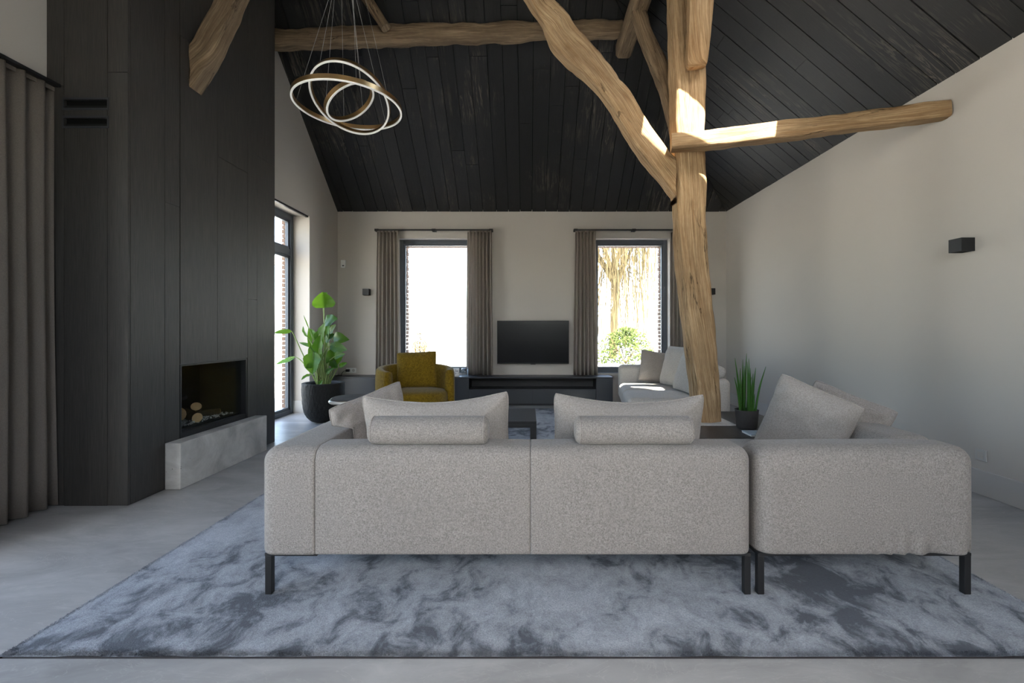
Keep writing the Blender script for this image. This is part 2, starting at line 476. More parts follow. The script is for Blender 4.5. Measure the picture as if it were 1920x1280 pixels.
# floor
fl = MB().box(XLN - .4, XR + .3, YB - .3, YF + .35, -.2, 0).put('floor', M['floor']); tag(fl, 'polished grey concrete floor with cloudy streaks', 'floor', kind='structure')

# far wall with two window openings
WIN = [(-2.10, -.91), (1.056, 2.28)]; WZ0, WZ1 = .47, 2.635
m = MB(); xs = [XLN - .33, WIN[0][0], WIN[0][1], WIN[1][0], WIN[1][1], XR + .25]
for i in range(5):
    if i in (1, 3):
        m.box(xs[i], xs[i + 1], YF, YF + .22, -.1, WZ0); m.box(xs[i], xs[i + 1], YF, YF + .22, WZ1, ZE + .12)
    else: m.box(xs[i], xs[i + 1], YF, YF + .22, -.1, ZE + .12)
tag(m.put('wall_far', M['wall']), 'greige plastered wall with two curtained windows', 'wall', kind='structure')
wf = [o for o in COL.objects if o.name == 'wall_far'][0]
m = MB()
for i in range(5):
    e = .035
    if i in (1, 3):
        m.box(xs[i] - (-e), xs[i + 1] - e, YF + .22, YF + .34, -.1, WZ0 + .02); m.box(xs[i] + e, xs[i + 1] - e, YF + .22, YF + .34, WZ1 - .04, ZE + .12)
    else: m.box(xs[i] - e, xs[i + 1] + e, YF + .22, YF + .34, -.1, ZE + .12)
m.put('outer_brick_leaf', M['brick'], wf)

# right wall
SW = (-1.4, -.2, .9, 2.3)  # opening for a window added out of view to bring in side light
m = MB(); m.box(XR, XR + .25, YB, SW[0], -.1, ZE + .1).box(XR, XR + .25, SW[1], YF, -.1, ZE + .1).box(XR, XR + .25, SW[0], SW[1], -.1, SW[2]).box(XR, XR + .25, SW[0], SW[1], SW[3], ZE + .1)
wr = m.put('wall_right', M['wall']); tag(wr, 'plain greige plastered long wall under the roof slope', 'wall', kind='structure')
bb = box('baseboard_right', XR - .018, XR, YB, YF, 0, .175, M['baseboard'], bevel=.004); tag(bb, 'tall painted baseboard along the plain long wall', 'baseboard', kind='structure')

# left walls
def wallx(m, x0, x1, y0, y1, z0, zt=None):
    """wall slab between y0 and y1 from z0 up to zt or the roof"""
    if zt is not None: m.box(x1, x0, y0, y1, z0, zt); return
    ys = sorted({y0, y1, *[y for y in (YHIP + 1.965 + .46,) if y0 < y < y1]})
    poly = [(y0, z0), (y1, z0)] + [(y, roof_z(x0, y) + .06) for y in ys[::-1]]
    m.prism([(x0, a, b) for a, b in poly], (x1 - x0, 0, 0))
DY0, DY1, DZ = 5.15, 6.51, 2.76
m = MB(); wallx(m, XLF, XLF - .33, 4.75, DY0, -.1); wallx(m, XLF, XLF - .33, DY0, DY1, DZ); wallx(m, XLF, XLF - .33, DY1, YF, -.1)
tag(m.put('wall_left', M['wall']), 'tall plastered wall beside the black chimney with a glazed door', 'wall', kind='structure')
NY0, NY1 = -1.5, 1.95
m = MB(); wallx(m, XLN, XLN - .33, YB, NY0, -.1); wallx(m, XLN, XLN - .33, NY0, NY1, DZ); wallx(m, XLN, XLN - .33, NY1, 4.75, -.1)
tag(m.put('wall_left_near', M['wall']), 'plastered wall above the thick curtain', 'wall', kind='structure')
bb = box('baseboard_left', XLF, XLF + .018, DY1, YF, 0, .175, M['baseboard'], bevel=.004); tag(bb, 'painted baseboard behind the black plant pot', 'baseboard', kind='structure')
bb = box('trim_1', XLF - .225, XLF + .018, DY1 - .015, DY1, 0, .175, M['baseboard']); tag(bb, 'painted baseboard return inside the door reveal', 'baseboard', kind='structure')

# rear wall with an unseen high window added to light the room from behind
RW = (-.6, 1.9, 2.1, 3.75)
m = MB(); x0, x1, z0, z1 = RW
zg = lambda x: min(ZE + PITCH * (XR - x), ZRIDGE - PITCH * (XRIDGE - x)) + .05
m.box(XLN - .33, XR + .25, YB - .3, YB, -.1, z0)
for poly in ([(XLN - .33, z0), (x0, z0), (x0, zg(x0)), (XRIDGE, ZRIDGE + .05), (XLN - .33, zg(XLN - .33))], [(x0, z1), (x1, z1), (x1, zg(x1)), (x0, zg(x0))], [(x1, z0), (XR + .25, z0), (XR + .25, ZE), (x1, zg(x1))]):
    m.prism([(a, YB, b) for a, b in poly], (0, -.3, 0))
tag(m.put('wall_rear', M['wall']), 'gable wall with an added high window', 'wall', kind='structure')

# ------------------------------------------------------------------ roof: backing and boards
def roofpt(plane, u, v, off=0.0):
    """right: u = y, v = run from the right eave; far: u = x, v = run from the far eave; left: u = y, v = run from the ridge"""
    c = 1 / math.hypot(1, PITCH); s = PITCH * c
    if plane == 'right': return Vector((XR - v + s * off, u, ZE + PITCH * v + c * off))
    if plane == 'far': return Vector((u, YF - v + s * off, ZE + PITCH * v + c * off))
    return Vector((XRIDGE - v - s * off, u, ZRIDGE - PITCH * v + c * off))
SLOPE = math.hypot(1, PITCH)
# roof window in the right slope: its edges follow from the sun patch on the post, the cross arm and the brace
SKY = (2.20, 2.95, XR - 2.17, XR - 1.15)                     # y0, y1, run0, run1
def minus_hole(poly, hole):
    y0, y1, r0, r1 = hole
    out = [clip(poly, lambda p: r0 - p[1]), clip(poly, lambda p: p[1] - r1)]
    mid = clip(clip(poly, lambda p: p[1] - r0), lambda p: r1 - p[1])
    out += [clip(mid, lambda p: y0 - p[0]), clip(mid, lambda p: p[0] - y1)]
    return [p for p in out if area(p) > 1e-5]
VR = XR - XRIDGE
PL = {'right': ([(YB - .3, -.25), (YF + .35, -.25), (YF + .35, VR + .2), (YB - .3, VR + .2)], [lambda p: (YF - p[0]) - p[1] + .3]),
      'far': ([(XLN - .33, -.3), (XR + .3, -.3), (XR + .3, VR + .2), (XLN - .33, VR + .2)], [lambda p: (XR - p[0]) - p[1] + .3, lambda p: VR + (p[0] - XRIDGE) - p[1] + .3]),
      'left': ([(YB - .3, -.2), (YF, -.2), (YF, 2.4), (YB - .3, 2.4)], [lambda p: (YHIP + p[1]) - p[0] + .3])}      # slabs lap over each other on the outside
m = MB()
for k, (poly, cl) in PL.items():
    for c in cl: poly = clip(poly, c)
    for q in (minus_hole(poly, SKY) if k == 'right' else [poly]):
        m.prism([roofpt(k, a, b, .026) for a, b in q], roofpt(k, 0, 0, .2) - roofpt(k, 0, 0, 0))
ceiling = m.put('ceiling', M['black']); tag(ceiling, 'pitched ceiling of black stained boards meeting in a hip', 'ceiling', kind='structure')
def boards(plane, u0, u1, v0, v1, w, cl, seed):
    rnd = random.Random(seed); u = u0
    while u < u1 - 1e-4:
        ww = min(w * rnd.choice((.8, 1, 1, 1.15)), u1 - u)
        v = v0; first = True
        while v < v1 - 1e-3:
            ln = rnd.uniform(.6, 2.2) if first else rnd.uniform(1.8, 3.0); first = False
            e = min(v + ln, v1); e = v1 if v1 - e < .3 else e
            poly = [(u + .004, v + .0015), (u + ww - .004, v + .0015), (u + ww - .004, e - .0015), (u + .004, e - .0015)]
            for c in cl: poly = clip(poly, c) if len(poly) > 2 else poly
            for q in (minus_hole(poly, SKY) if plane == 'right' and len(poly) > 2 else [poly]):
                if area(q) > 2e-4:
                    d = rnd.uniform(0, .004)
                    MB().prism([roofpt(plane, a, b, d) for a, b in q], roofpt(plane, 0, 0, .022) - roofpt(plane, 0, 0, 0),
                               [(b * SLOPE, a) for a, b in q]).put('ceiling_board', M['ceil'], ceiling)
            v = e
        u += ww
boards('far', XLN, XR, 0, VR, .19, [lambda p: (XR - p[0]) - p[1] - .003, lambda p: VR + (p[0] - XRIDGE) - p[1] - .003], 3)
boards('right', YB, YF, 0, VR, .19, [lambda p: (YF - p[0]) - p[1] - .003], 5)
boards('left', YB, 6.0, 0, 1.96, .4, [lambda p: (YHIP + p[1]) - p[0] - .003], 9)
# the roof window itself
y0, y1, r0, r1 = SKY
w = thing('window_5', 'roof window in the boarded slope above the oak post', 'window', roofpt('right', (y0 + y1) / 2, (r0 + r1) / 2), kind='structure')
m = MB()
for (a0, a1, b0, b1) in ((y0 - .02, y0 + .0, r0, r1), (y1, y1 + .02, r0, r1)):
    m.prism([roofpt('right', a, b, -.005) for a, b in ((a0, b0), (a1, b0), (a1, b1), (a0, b1))], roofpt('right', 0, 0, .25) - roofpt('right', 0, 0, 0))
m.put('window_frame', M['white'], w)
MB().prism([roofpt('right', a, b, .17) for a, b in ((y0, r0), (y1, r0), (y1, r1), (y0, r1))], roofpt('right', 0, 0, .008) - roofpt('right', 0, 0, 0)).put('pane', M['glass'], w)

# ------------------------------------------------------------------ windows and doors
def window_y(name, label, x0, x1, z0, z1, y, sills=True, mull=()):
    """window in a wall facing along y"""
    w = thing(name, label, 'window', ((x0 + x1) / 2, y, z0), kind='structure')
    t, d = .062, .07
    for (a, b, c, e, n) in ((x0, x0 + t, z0, z1, 'window_frame'), (x1 - t, x1, z0, z1, 'window_frame'), (x0 + t, x1 - t, z1 - t, z1, 'window_frame'), (x0 + t, x1 - t, z0, z0 + t, 'window_frame')):
        box(n, a, b, y, y + d, c, e, M['alu'], w, bevel=.004)
    for x in mull: box('mullion', x - .04, x + .04, y, y + d, z0 + t, z1 - t, M['alu'], w)
    for (a, b, c, e) in ((x0 + t, x0 + t + .03, z0 + t, z1 - t), (x1 - t - .03, x1 - t, z0 + t, z1 - t), (x0 + t + .03, x1 - t - .03, z1 - t - .03, z1 - t), (x0 + t + .03, x1 - t - .03, z0 + t, z0 + t + .03)):
        box('glazing_bead', a, b, y + .015, y + d - .015, c, e, M['alu'], w)
    box('pane', x0 + t, x1 - t, y + .03, y + .036, z0 + t, z1 - t, M['glass'], w)
    if sills: box('window_sill', x0 + .002, x1 - .002, y - .12, y, z0 - .02, z0 + .004, M['alu'], w)
    return w
window_y('window_1', 'tall window behind the mustard armchair looking out on a bright lawn', *WIN[0], WZ0, WZ1, YF + .13)
window_y('window_2', 'tall window looking out on a bare willow and a bush', *WIN[1], WZ0, WZ1, YF + .13)
window_y('added_window_3', 'unseen high window added to the gable wall for light', RW[0], RW[1], RW[2], RW[3], YB - .2, False)

w = thing('added_window_4', 'unseen side window added to the plain long wall for light', 'window', (XR + .15, -.5, SW[2]), kind='structure')
for (a, b, c, d) in ((SW[0], SW[0] + .06, SW[2], SW[3]), (SW[1] - .06, SW[1], SW[2], SW[3]), (SW[0] + .06, SW[1] - .06, SW[2], SW[2] + .06), (SW[0] + .06, SW[1] - .06, SW[3] - .06, SW[3])): box('window_frame', XR + .12, XR + .19, a, b, c, d, M['alu'], w)
box('mullion', XR + .12, XR + .19, -.85, -.75, SW[2] + .06, SW[3] - .06, M['alu'], w)
box('pane', XR + .15, XR + .156, SW[0] + .06, -.85, SW[2] + .06, SW[3] - .06, M['glass'], w); box('pane', XR + .15, XR + .156, -.75, SW[1] - .06, SW[2] + .06, SW[3] - .06, M['glass'], w)
def door_x(name, label, x, y0, y1, z1, tran=None, mull=()):
    """glazed door in a wall facing along x"""
    w = thing(name, label, 'door', (x, (y0 + y1) / 2, 0), kind='structure')
    t, d = .075, .08
    def bar(n, a, b, c, e, bev=.004): box(n, x - d, x, a, b, c, e, M['alu'], w, bevel=bev)
    bar('door_frame', y0, y0 + t, 0, z1); bar('door_frame', y1 - t, y1, 0, z1); bar('door_frame', y0 + t, y1 - t, z1 - t, z1); bar('threshold', y0 + t, y1 - t, 0, .055)
    for yy in mull: bar('mullion', yy - .045, yy + .045, .055, z1 - t)
    zs = [.055, z1 - t]
    if tran: bar('transom', y0 + t, y1 - t, tran - .045, tran + .045); zs = [.055, tran - .045, None, tran + .045, z1 - t]
    spans = [(zs[0], zs[1])] + ([(zs[3], zs[4])] if tran else [])
    ys = [y0 + t] + [v for yy in mull for v in (yy - .045, yy + .045)] + [y1 - t]
    for (c, e) in spans:
        for i in range(0, len(ys), 2):
            a, b = ys[i], ys[i + 1]; s = .035
            for (p, q, r, u) in ((a, a + s, c, e), (b - s, b, c, e), (a + s, b - s, c, c + s), (a + s, b - s, e - s, e)):
                box('sash', x - .06, x - .02, p, q, r, u, M['alu'], w)
            box('pane', x - .045, x - .038, a + s, b - s, c + s, e - s, M['glass'], w)
    return w
door_x('door_1', 'tall dark framed glazed door behind the potted plant', XLF - .225, DY0, DY1, DZ, 2.235)
door_x('door_2', 'wide sliding glass door behind the thick curtain', XLN - .22, NY0, NY1 - .005, DZ, None, (-.4, .75))
rail = thing('curtain_rail', 'black curtain rail over the glazed door beside the chimney', 'curtain rail', (XLF - .03, 5.8, DZ))
box('track', XLF - .045, XLF - .015, DY0, DY1 - .02, DZ - .022, DZ, M['metal'], rail)
box('end_cap', XLF - .047, XLF - .013, DY1 - .03, DY1 - .015, DZ - .024, DZ, M['metal'], rail)

# outside brick reveals of the left door
rv = thing('trim_2', 'brown brick reveal outside the glazed door', 'brickwork', (XLF - .4, DY1, 0), kind='structure')
for k in range(44):
    zz = -.05 + k * .0625
    box('brick', XLF - .375, XLF - .332, DY1 - .022 - (.006 if k % 2 else 0), DY1 + .1, zz, zz + .052, M['brick'], rv)
# brick course over each far window (outer leaf edge)
for i, (a, b) in enumerate(WIN):
    rv = thing('trim_%d' % (3 + i), 'row of brown bricks edging the %s outside' % ('lawn window' if i == 0 else 'willow window'), 'brickwork', ((a + b) / 2, YF + .36, WZ1), kind='structure')
    n = 18
    for k in range(n):
        xx = a + .02 + (b - a - .04) * k / n
        box('brick', xx + .004, xx + (b - a - .04) / n - .004, YF + .225, YF + .36, WZ1 - .09, WZ1 + .08, M['brick'], rv)
    for k in range(34):
        zz = WZ0 + k * .0625
        for (p, q) in ((a + .02, a + .085 + (.008 if k % 2 else 0)), (b - .085 - (.008 if k % 2 else 0), b - .02)):
            box('brick', p, q, YF + .225, YF + .36, zz, zz + .053, M['brick'], rv)

# ------------------------------------------------------------------ chimney wall with panels
CHX, CY0, CY1 = -2.63, 3.05, 4.82
ch = thing('wall_chimney', 'tall chimney wall clad in dark wood veneer panels', 'wall', (-2.9, 4, 0), kind='structure')
FO = (3.51, 4.34, .335, .896)                                # fire opening y0 y1 z0 z1
top = 5.35
T = .02
m = MB()
m.box(XLN + .001, CHX - T - .001, CY0 + T + .001, FO[0] - .002, 0, 4.9); m.box(XLN + .001, CHX - T - .001, FO[1] + .002, CY1 - T, 0, 4.9)
m.box(XLN + .001, CHX - T - .001, FO[0] - .002, FO[1] + .002, FO[3] + .002, 4.9); m.box(XLN + .001, CHX - T - .001, FO[0] - .002, FO[1] + .002, 0, FO[2] - .002)
m.box(XLN + .001, CHX - T - .001, CY0 + T + .001, CY1 - T, 4.9, 5.05)
core = m.put('chimney_core', M['black'], ch)
g = .0018
def side_panel(y0, y1, cuts, zt=5.05):
    zs = [0] + list(cuts) + [zt]
    for a, b in zip(zs[:-1], zs[1:]):
        pieces = [(y0, y1, a, b)]
        if y1 > FO[0] and y0 < FO[1] and a < FO[3]:
            pieces = [(max(y0, FO[0]) if y0 > FO[0] - .02 else y0, y1, FO[3], b)]
            if a < FO[2]: pieces.append((y0, y1, a, FO[2]))
            if y0 < FO[0] - .02: pieces.append((y0, FO[0], FO[2], FO[3]))
            if y1 > FO[1] + .02: pieces.append((FO[1], y1, FO[2], FO[3]))
        for (p, q, r, s) in pieces:
            if s - r > .01: box('veneer_panel', CHX - T, CHX, p + g, q - g, r + g, s - g, M['veneer'], ch)
side_panel(CY0 + T, 3.36, [])
side_panel(3.36, 3.504, [2.084])
side_panel(3.504, 3.93, [3.386])
side_panel(3.93, 4.352, [2.63])
side_panel(4.352, 4.504, [1.45])
side_panel(4.504, CY1, [2.85])
VX0, VX1 = -3.045, -2.768; VZ = [(2.612, 2.67), (2.493, 2.55)]
def front_panel(x0, x1, cuts):
    zs = [0] + list(cuts) + [5.05]
    for a, b in zip(zs[:-1], zs[1:]):
        box('veneer_panel', x0 + g, x1 - g, CY0, CY0 + T, a + g, b - g, M['veneer'], ch)
front_panel(XLN, -3.05, [2.76]); front_panel(-2.765, CHX, [2.85])
m = MB()
for (a, b) in ((0, VZ[1][0]), (VZ[1][1], VZ[0][0]), (VZ[0][1], 5.05)): m.box(-3.05 + g, -2.765 - g, CY0, CY0 + T, a, b)
m.put('veneer_panel', M['veneer'], ch)
box('end_panel', XLN, CHX - T - .001, CY1 - T, CY1, 0, 5.05, M['veneer'], ch)
for i, (a, b) in enumerate(VZ):
    v = thing('vent_grille', 'black slot vent in the chimney front, %s of two' % ('upper' if i == 0 else 'lower'), 'vent', ((VX0 + VX1) / 2, CY0, a))
    MB().box(VX0 - .004, VX1 + .004, CY0 - .004, CY0, b - .002, b + .012).box(VX0 - .004, VX1 + .004, CY0 - .004, CY0, a - .012, a + .002) \
        .box(VX0 - .014, VX0 - .004, CY0 - .004, CY0, a - .012, b + .012).box(VX1 + .004, VX1 + .014, CY0 - .004, CY0, a - .012, b + .012).put('frame', M['cabinet'], v)
    box('blade', VX0, VX1, CY0 + .006, CY0 + .016, a + .002, a + .020, M['soot'], v)

# fireplace insert
fp = thing('fireplace', 'built-in gas fireplace with black firebox in the panelled chimney', 'fireplace', (-2.85, 3.92, FO[2]))
y0, y1, z0, z1 = FO
FD = -3.08
box('back_panel', FD, FD + .02, y0, y1, z0, z1, M['soot'], fp)
box('side_panel', FD + .02, CHX, y0, y0 + .014, z0, z1, M['metal'], fp); box('side_panel', FD + .02, CHX, y1 - .014, y1, z0, z1, M['metal'], fp)
box('top_panel', FD + .02, CHX, y0 + .014, y1 - .014, z1 - .016, z1, M['metal'], fp); box('burner_tray', FD + .02, CHX - .06, y0 + .014, y1 - .014, z0, z0 + .055, M['soot'], fp)
box('front_lip', CHX - .055, CHX - .003, y0 + .014, y1 - .014, z0, z0 + .04, M['metal'], fp)
box('fire_glass', CHX - .05, CHX - .046, y0 + .014, y1 - .014, z0 + .04, z1 - .016, M['fireglass'], fp)
rnd = random.Random(4); m = MB()
for k in range(700):
    x = rnd.uniform(FD + .06, CHX - .09); y = rnd.uniform(y0 + .04, y1 - .04); s = rnd.uniform(.005, .014); z = z0 + .055 + rnd.uniform(0, .012)
    a = [Vector((rnd.uniform(-1, 1), rnd.uniform(-1, 1), rnd.uniform(-1, 1))) * s + Vector((x, y, z)) for _ in range(4)]
    m.raw(a, [[0, 1, 2], [0, 2, 3], [0, 3, 1], [1, 3, 2]])
eb = m.put('ember_chips', M['ash'], fp); eb['kind'] = 'stuff'
def log(p, q, r, lab, seed):
    p, q = Vector(p), Vector(q)
    t = thing('log', lab, 'log', (p + q) / 2 - Vector((0, 0, r)))
    mm = sweep([p, p.lerp(q, .33), p.lerp(q, .66), q], r, r * .92, (0, 0, 1) if abs((q - p).normalized().z) < .8 else (0, 1, 0), n=5, power=2.0, rough=r * .22, seed=seed, sub=3, cap=False, fscale=14)
    mm.put('bark', M['bark'], t)
    for (c, d) in ((p, p - q), (q, q - p)):
        d = d.normalized(); s = d.orthogonal().normalized(); u = d.cross(s)
        MB().raw([c + d * .002 + (s * math.cos(a) + u * math.sin(a)) * r * .93 for a in [2 * PI * k / 16 for k in range(16)]], [list(range(16))]).put('cut_end', M['logend'], t)
zb = z0 + .06
log((-2.80, 3.71, zb + .085), (-2.98, 3.86, zb + .065), .062, 'thick split log at the near side of the firebox', 1)
log((-2.745, 3.85, zb + .035), (-2.93, 3.96, zb + .05), .043, 'round log with pale sawn end lying in the embers', 2)
log((-2.85, 3.985, zb + .105), (-2.92, 4.07, zb + .02), .043, 'short log propped up with its pale end raised', 3)
log((-2.79, 4.19, zb + .03), (-2.88, 4.0, zb + .035), .026, 'thin charred branch lying along the embers', 4)

he = box('hearth_block', CHX + .001, CHX + .115, 3.357, 4.47, 0, .337, M['concrete'], bevel=.006)
tag(he, 'pale cast concrete block lying in front of the fireplace', 'hearth')

# ------------------------------------------------------------------ oak frame
def timber(name, label, mb, mat='oak', cat='beam'):
    o = mb.put(name, M[mat], smooth=False)
    bm = bmesh.new(); bm.from_mesh(o.data); bmesh.ops.recalc_face_normals(bm, faces=bm.faces); bm.to_mesh(o.data); bm.free()
    o.data.shade_smooth()
    md = o.modifiers.new('edges', 'EDGE_SPLIT'); md.split_angle = math.radians(50)
    return tag(o, label, cat)
rows = [(4.39, 1.43, .152), (4.036, 1.431, .152), (3.45, 1.43, .138), (2.87, 1.432, .128), (2.36, 1.443, .127), (1.94, 1.456, .120), (1.43, 1.504, .119), (1.01, 1.549, .110), (.59, 1.583, .102), (.347, 1.608, .098)]
post = sweep([(x, 4.18, z) for z, x, h in rows[::-1]], [h for z, x, h in rows[::-1]], [.125 if z < 2.6 else .13 for z, x, h in rows[::-1]], (1, 0, 0), n=26, power=7, rough=.016, seed=3, sub=22, fscale=2.2, crack=.016)
timber('oak_post', 'thick weathered oak post rising from a stone plinth to the roof', post, cat='post')
pc = [(960, -90), (990, -45), (1018, 0), (1034, 20), (1046, 38), (1063, 67), (1092, 96), (1120, 124), (1144, 154), (1169, 187), (1197, 236), (1230, 281), (1258, 316), (1296, 366)]
ph = [.09, .088, .085, .095, .12, .135, .125, .108, .096, .094, .106, .110, .105, .10]
b1 = sweep([W(x, y, 4.08) + Vector((0, .09, 0)) for x, y in pc], ph, .085, (.75, 0, .66), n=16, power=8, rough=.014, seed=8, sub=14, crack=.010)
b1.v = [(min(v[0], 1.306), v[1], v[2]) for v in b1.v]
timber('curved_brace', 'long crooked oak brace climbing from the post towards the tie beam', b1, cat='brace')
pl = [(335, 150), (356, 117), (378, 87), (396, 48), (412, 18), (421, -4), (450, -60), (505, -150)]
b2 = sweep([W(x, y, 3.6) + Vector((0, .07, 0)) for x, y in pl], [.11, .105, .092, .087, .083, .08, .08, .08], .07, (.75, 0, .66), n=14, power=9, rough=.012, seed=15, sub=12, crack=.008)
b2.v = [(max(v[0], CHX), v[1], v[2]) for v in b2.v]
timber('chimney_brace', 'crooked oak brace sticking out of the dark chimney panels', b2, 'oak_grey', 'brace')
b3 = sweep([(1.232, 4.0, 2.765), (1.6, 3.93, 2.77), (2.1, 3.80, 2.785), (2.65, 3.66, 2.80), (3.187, 3.53, 2.825)], [.062, .07, .072, .068, .060], [.066, .07, .07, .066, .06], (0, 0, 1), n=12, power=8, rough=.014, seed=21, sub=20, crack=.006)
arm_o = timber('cross_arm', 'oak cross beam pegged to the post and running to the plain wall', b3)
pu = [(500, 77), (620, 72), (735, 67), (900, 63), (1035, 59), (1110, 56), (1166, 54)]
b4 = sweep([W(x, y, 5.35) for x, y in pu], [.10, .104, .108, .098, .092, .09, .085], [.10, .10, .10, .095, .09, .09, .085], (0, 0, 1), n=10, power=2.8, rough=.022, seed=30, sub=22, crack=.010, fscale=4)
b4.v = [(max(v[0], XLF), v[1], v[2]) for v in b4.v]
timber('round_purlin', 'rough round oak purlin lying under the black boards', b4, 'oak_grey')
b5 = sweep([W(724, 53, 5.17), W(705, 24, 5.17), W(684, -8, 5.17)], .058, .058, (0, 1, 0), n=3, power=2.5, rough=.008, seed=33, sub=4)
timber('short_strut', 'short round strut meeting the purlin above the ring lamp', b5, 'oak_grey', 'brace')
b6 = sweep([(1.135, 5.52, 4.485), (1.135, 4.6, 4.487), (1.135, 3.4, 4.487), (1.135, 1.5, 4.487)], .09, .095, (1, 0, 0), n=4, power=8, rough=.007, seed=40, sub=5)
timber('wall_plate', 'square oak plate running along the roof beside the post top', b6, 'oak_grey')
b7 = sweep([(1.40, 4.318, 2.98), (1.36, 4.42, 3.36), (1.275, 4.53, 3.74), (1.185, 4.64, 4.06), (1.135, 4.76, 4.388)], [.072, .078, .072, .066, .07], .062, (1, 0, 0), n=8, power=5, rough=.012, seed=44, sub=10, crack=.006)
timber('back_brace', 'dark curved oak brace behind the post rising to the plate', b7, 'oak_grey', 'brace')
b8 = sweep([(1.448, 3.985, 3.405), (1.44, 3.965, 3.47), (1.405, 3.80, 3.74), (1.36, 3.60, 4.06), (1.32, 3.45, 4.32)], [.072, .085, .095, .10, .10], [.03, .055, .07, .075, .075], (1, 0, 0), n=4, power=8, rough=.005, seed=50, sub=4)
timber('pegged_brace', 'short pegged oak brace ending on the face of the post', b8, 'oak', 'brace')
b9 = sweep([(CHX + .001, 4.0, 4.72), (-1, 4.0, 4.74), (1.04, 4.0, 4.70)], .11, .10, (0, 0, 1), n=4, power=7, rough=.008, seed=55, sub=5)
timber('tie_beam', 'oak tie beam that the ring lamp hangs from', b9)
# oak pegs on cross arm and pegged brace
for (px, py) in ((1292, 249), (1309, 251), (1325, 247)):
    p = W(px, py, 3.93); tube([p, p + Vector((0, .03, 0))], .0065, 8).put('oak_peg', M['soot'], arm_o)

LZ = .0155                                                   # top of the rug pile, where things on it stand
# plinth and dark low table around it
pb = box('stone_plinth', 1.40, 1.79, 3.97, 4.40, .0155, .347, M['concrete'], bevel=.008); tag(pb, 'pale stone plinth under the oak post, set in the dark low table', 'plinth')
lt = thing('low_table', 'dark smoked oak low table built around the post plinth', 'table', (1.7, 4.0, 0))
TX0, TX1, TY0, TY1, TZ0, TZ1 = 1.20, 2.25, 3.25, 4.67, .29, .34
m = MB(); m.box(TX0, TX1, TY0, 3.965, TZ0, TZ1); m.box(TX0, TX1, 4.405, TY1, TZ0, TZ1); m.box(TX0, 1.395, 3.965, 4.405, TZ0, TZ1); m.box(1.795, TX1, 3.965, 4.405, TZ0, TZ1)
m.put('table_top', M['darkwood'], lt)
box('side_panel', TX0 + .02, TX0 + .05, TY0 + .02, TY1 - .02, LZ, TZ0, M['darkwood'], lt); box('side_panel', TX1 - .05, TX1 - .02, TY0 + .02, TY1 - .02, LZ, TZ0, M['darkwood'], lt)

# ------------------------------------------------------------------ rug
RX0, RX1, RY0, RY1, RZ = -1.857, 2.09, 1.628, 6.85, .013
rg = thing('rug', 'large blue grey viscose rug with brushed dark patches under the sofas', 'rug', ((RX0 + RX1) / 2, (RY0 + RY1) / 2, 0))
n1, n2 = 60, 80
V, Fs = [], []
for j in range(n2 + 1):
    for i in range(n1 + 1):
        x = RX0 + (RX1 - RX0) * i / n1; y = RY0 + (RY1 - RY0) * j / n2
        e = min(i, j, n1 - i, n2 - j)
        V.append((x, y, RZ - (.006 if e == 0 else 0) + .0012 * noise.noise(Vector((x * 6, y * 6, 0)))))
for j in range(n2):
    for i in range(n1): a = j * (n1 + 1) + i; Fs.append([a, a + 1, a + n1 + 2, a + n1 + 1])
MB().raw(V, Fs).put('pile_field', M['rug'], rg, smooth=True)
m = MB()
for (a, b, c, d) in ((RX0, RX1, RY0, RY0 + .012), (RX0, RX1, RY1 - .012, RY1), (RX0, RX0 + .012, RY0, RY1), (RX1 - .012, RX1, RY0, RY1)): m.box(a, b, c, d, 0, .007)
m.put('binding', M['binding'], rg)
rnd = random.Random(2); m = MB(); V = []; Fs = []
def tuft(x, y, h, dx, dy):
    w_ = .0022; b = len(V); a = rnd.uniform(0, PI)
    c, s = math.cos(a) * w_, math.sin(a) * w_
    V.extend([(x - c, y - s, .006), (x + c, y + s, .006), (x + dx, y + dy, .006 + h)]); Fs.append([b, b + 1, b + 2])
for k in range(26000):
    x = rnd.uniform(RX0, RX1); d = abs(rnd.gauss(0, .02)); tuft(x, RY0 + .004 + d, rnd.uniform(.004, .009), rnd.gauss(0, .003), rnd.gauss(-.003, .003))
for k in range(9000):
    y = rnd.uniform(RY0, 4.0); d = abs(rnd.gauss(0, .012)); s = rnd.random() < .6
    tuft(RX0 + .003 + d if s else RX1 - .003 - d, y, rnd.uniform(.004, .008), rnd.gauss(-.002 if s else .002, .003), rnd.gauss(0, .003))
o = m.raw(V, Fs).put('pile_fringe', M['rug'], rg); o['kind'] = 'stuff'

# ------------------------------------------------------------------ sofa modules
LEGZ, SOFZ = .194, .648
def leg(parent, x, y, tox, toy, z0=LZ, world=True):
    """square bar leg with a flat bracket running inwards"""
    s = .014
    box('leg', x - s, x + s, y - s, y + s, z0, LEGZ - .012, M['metal'], parent, world, .002)
    b = MB()
    if tox: b.box(min(x - s * (1 if tox > 0 else -1), x + tox), max(x - s * (1 if tox > 0 else -1), x + tox), y - s, y + s, LEGZ - .012, LEGZ)
    b.put('leg_bracket', M['metal'], parent, world)
    if toy: MB().box(x - s, x + s, min(y + s, y + toy), max(y + s, y + toy), LEGZ - .012, LEGZ).put('leg_bracket', M['metal'], parent, world)
def tuck(c0, amp, x0, x1):
    def f(co):
        p = Vector(co); k = max(0, 1 - (p.z - LEGZ) / .16)
        u = (p.x - x0) / (x1 - x0)
        if u > .3 and p.y < 2.06: p.y += amp * k * k * math.sin(u * 62 + 3 * math.sin(u * 9)) * min(1, (u - .3) * 3)
        return p
    return f
SB = 1.98
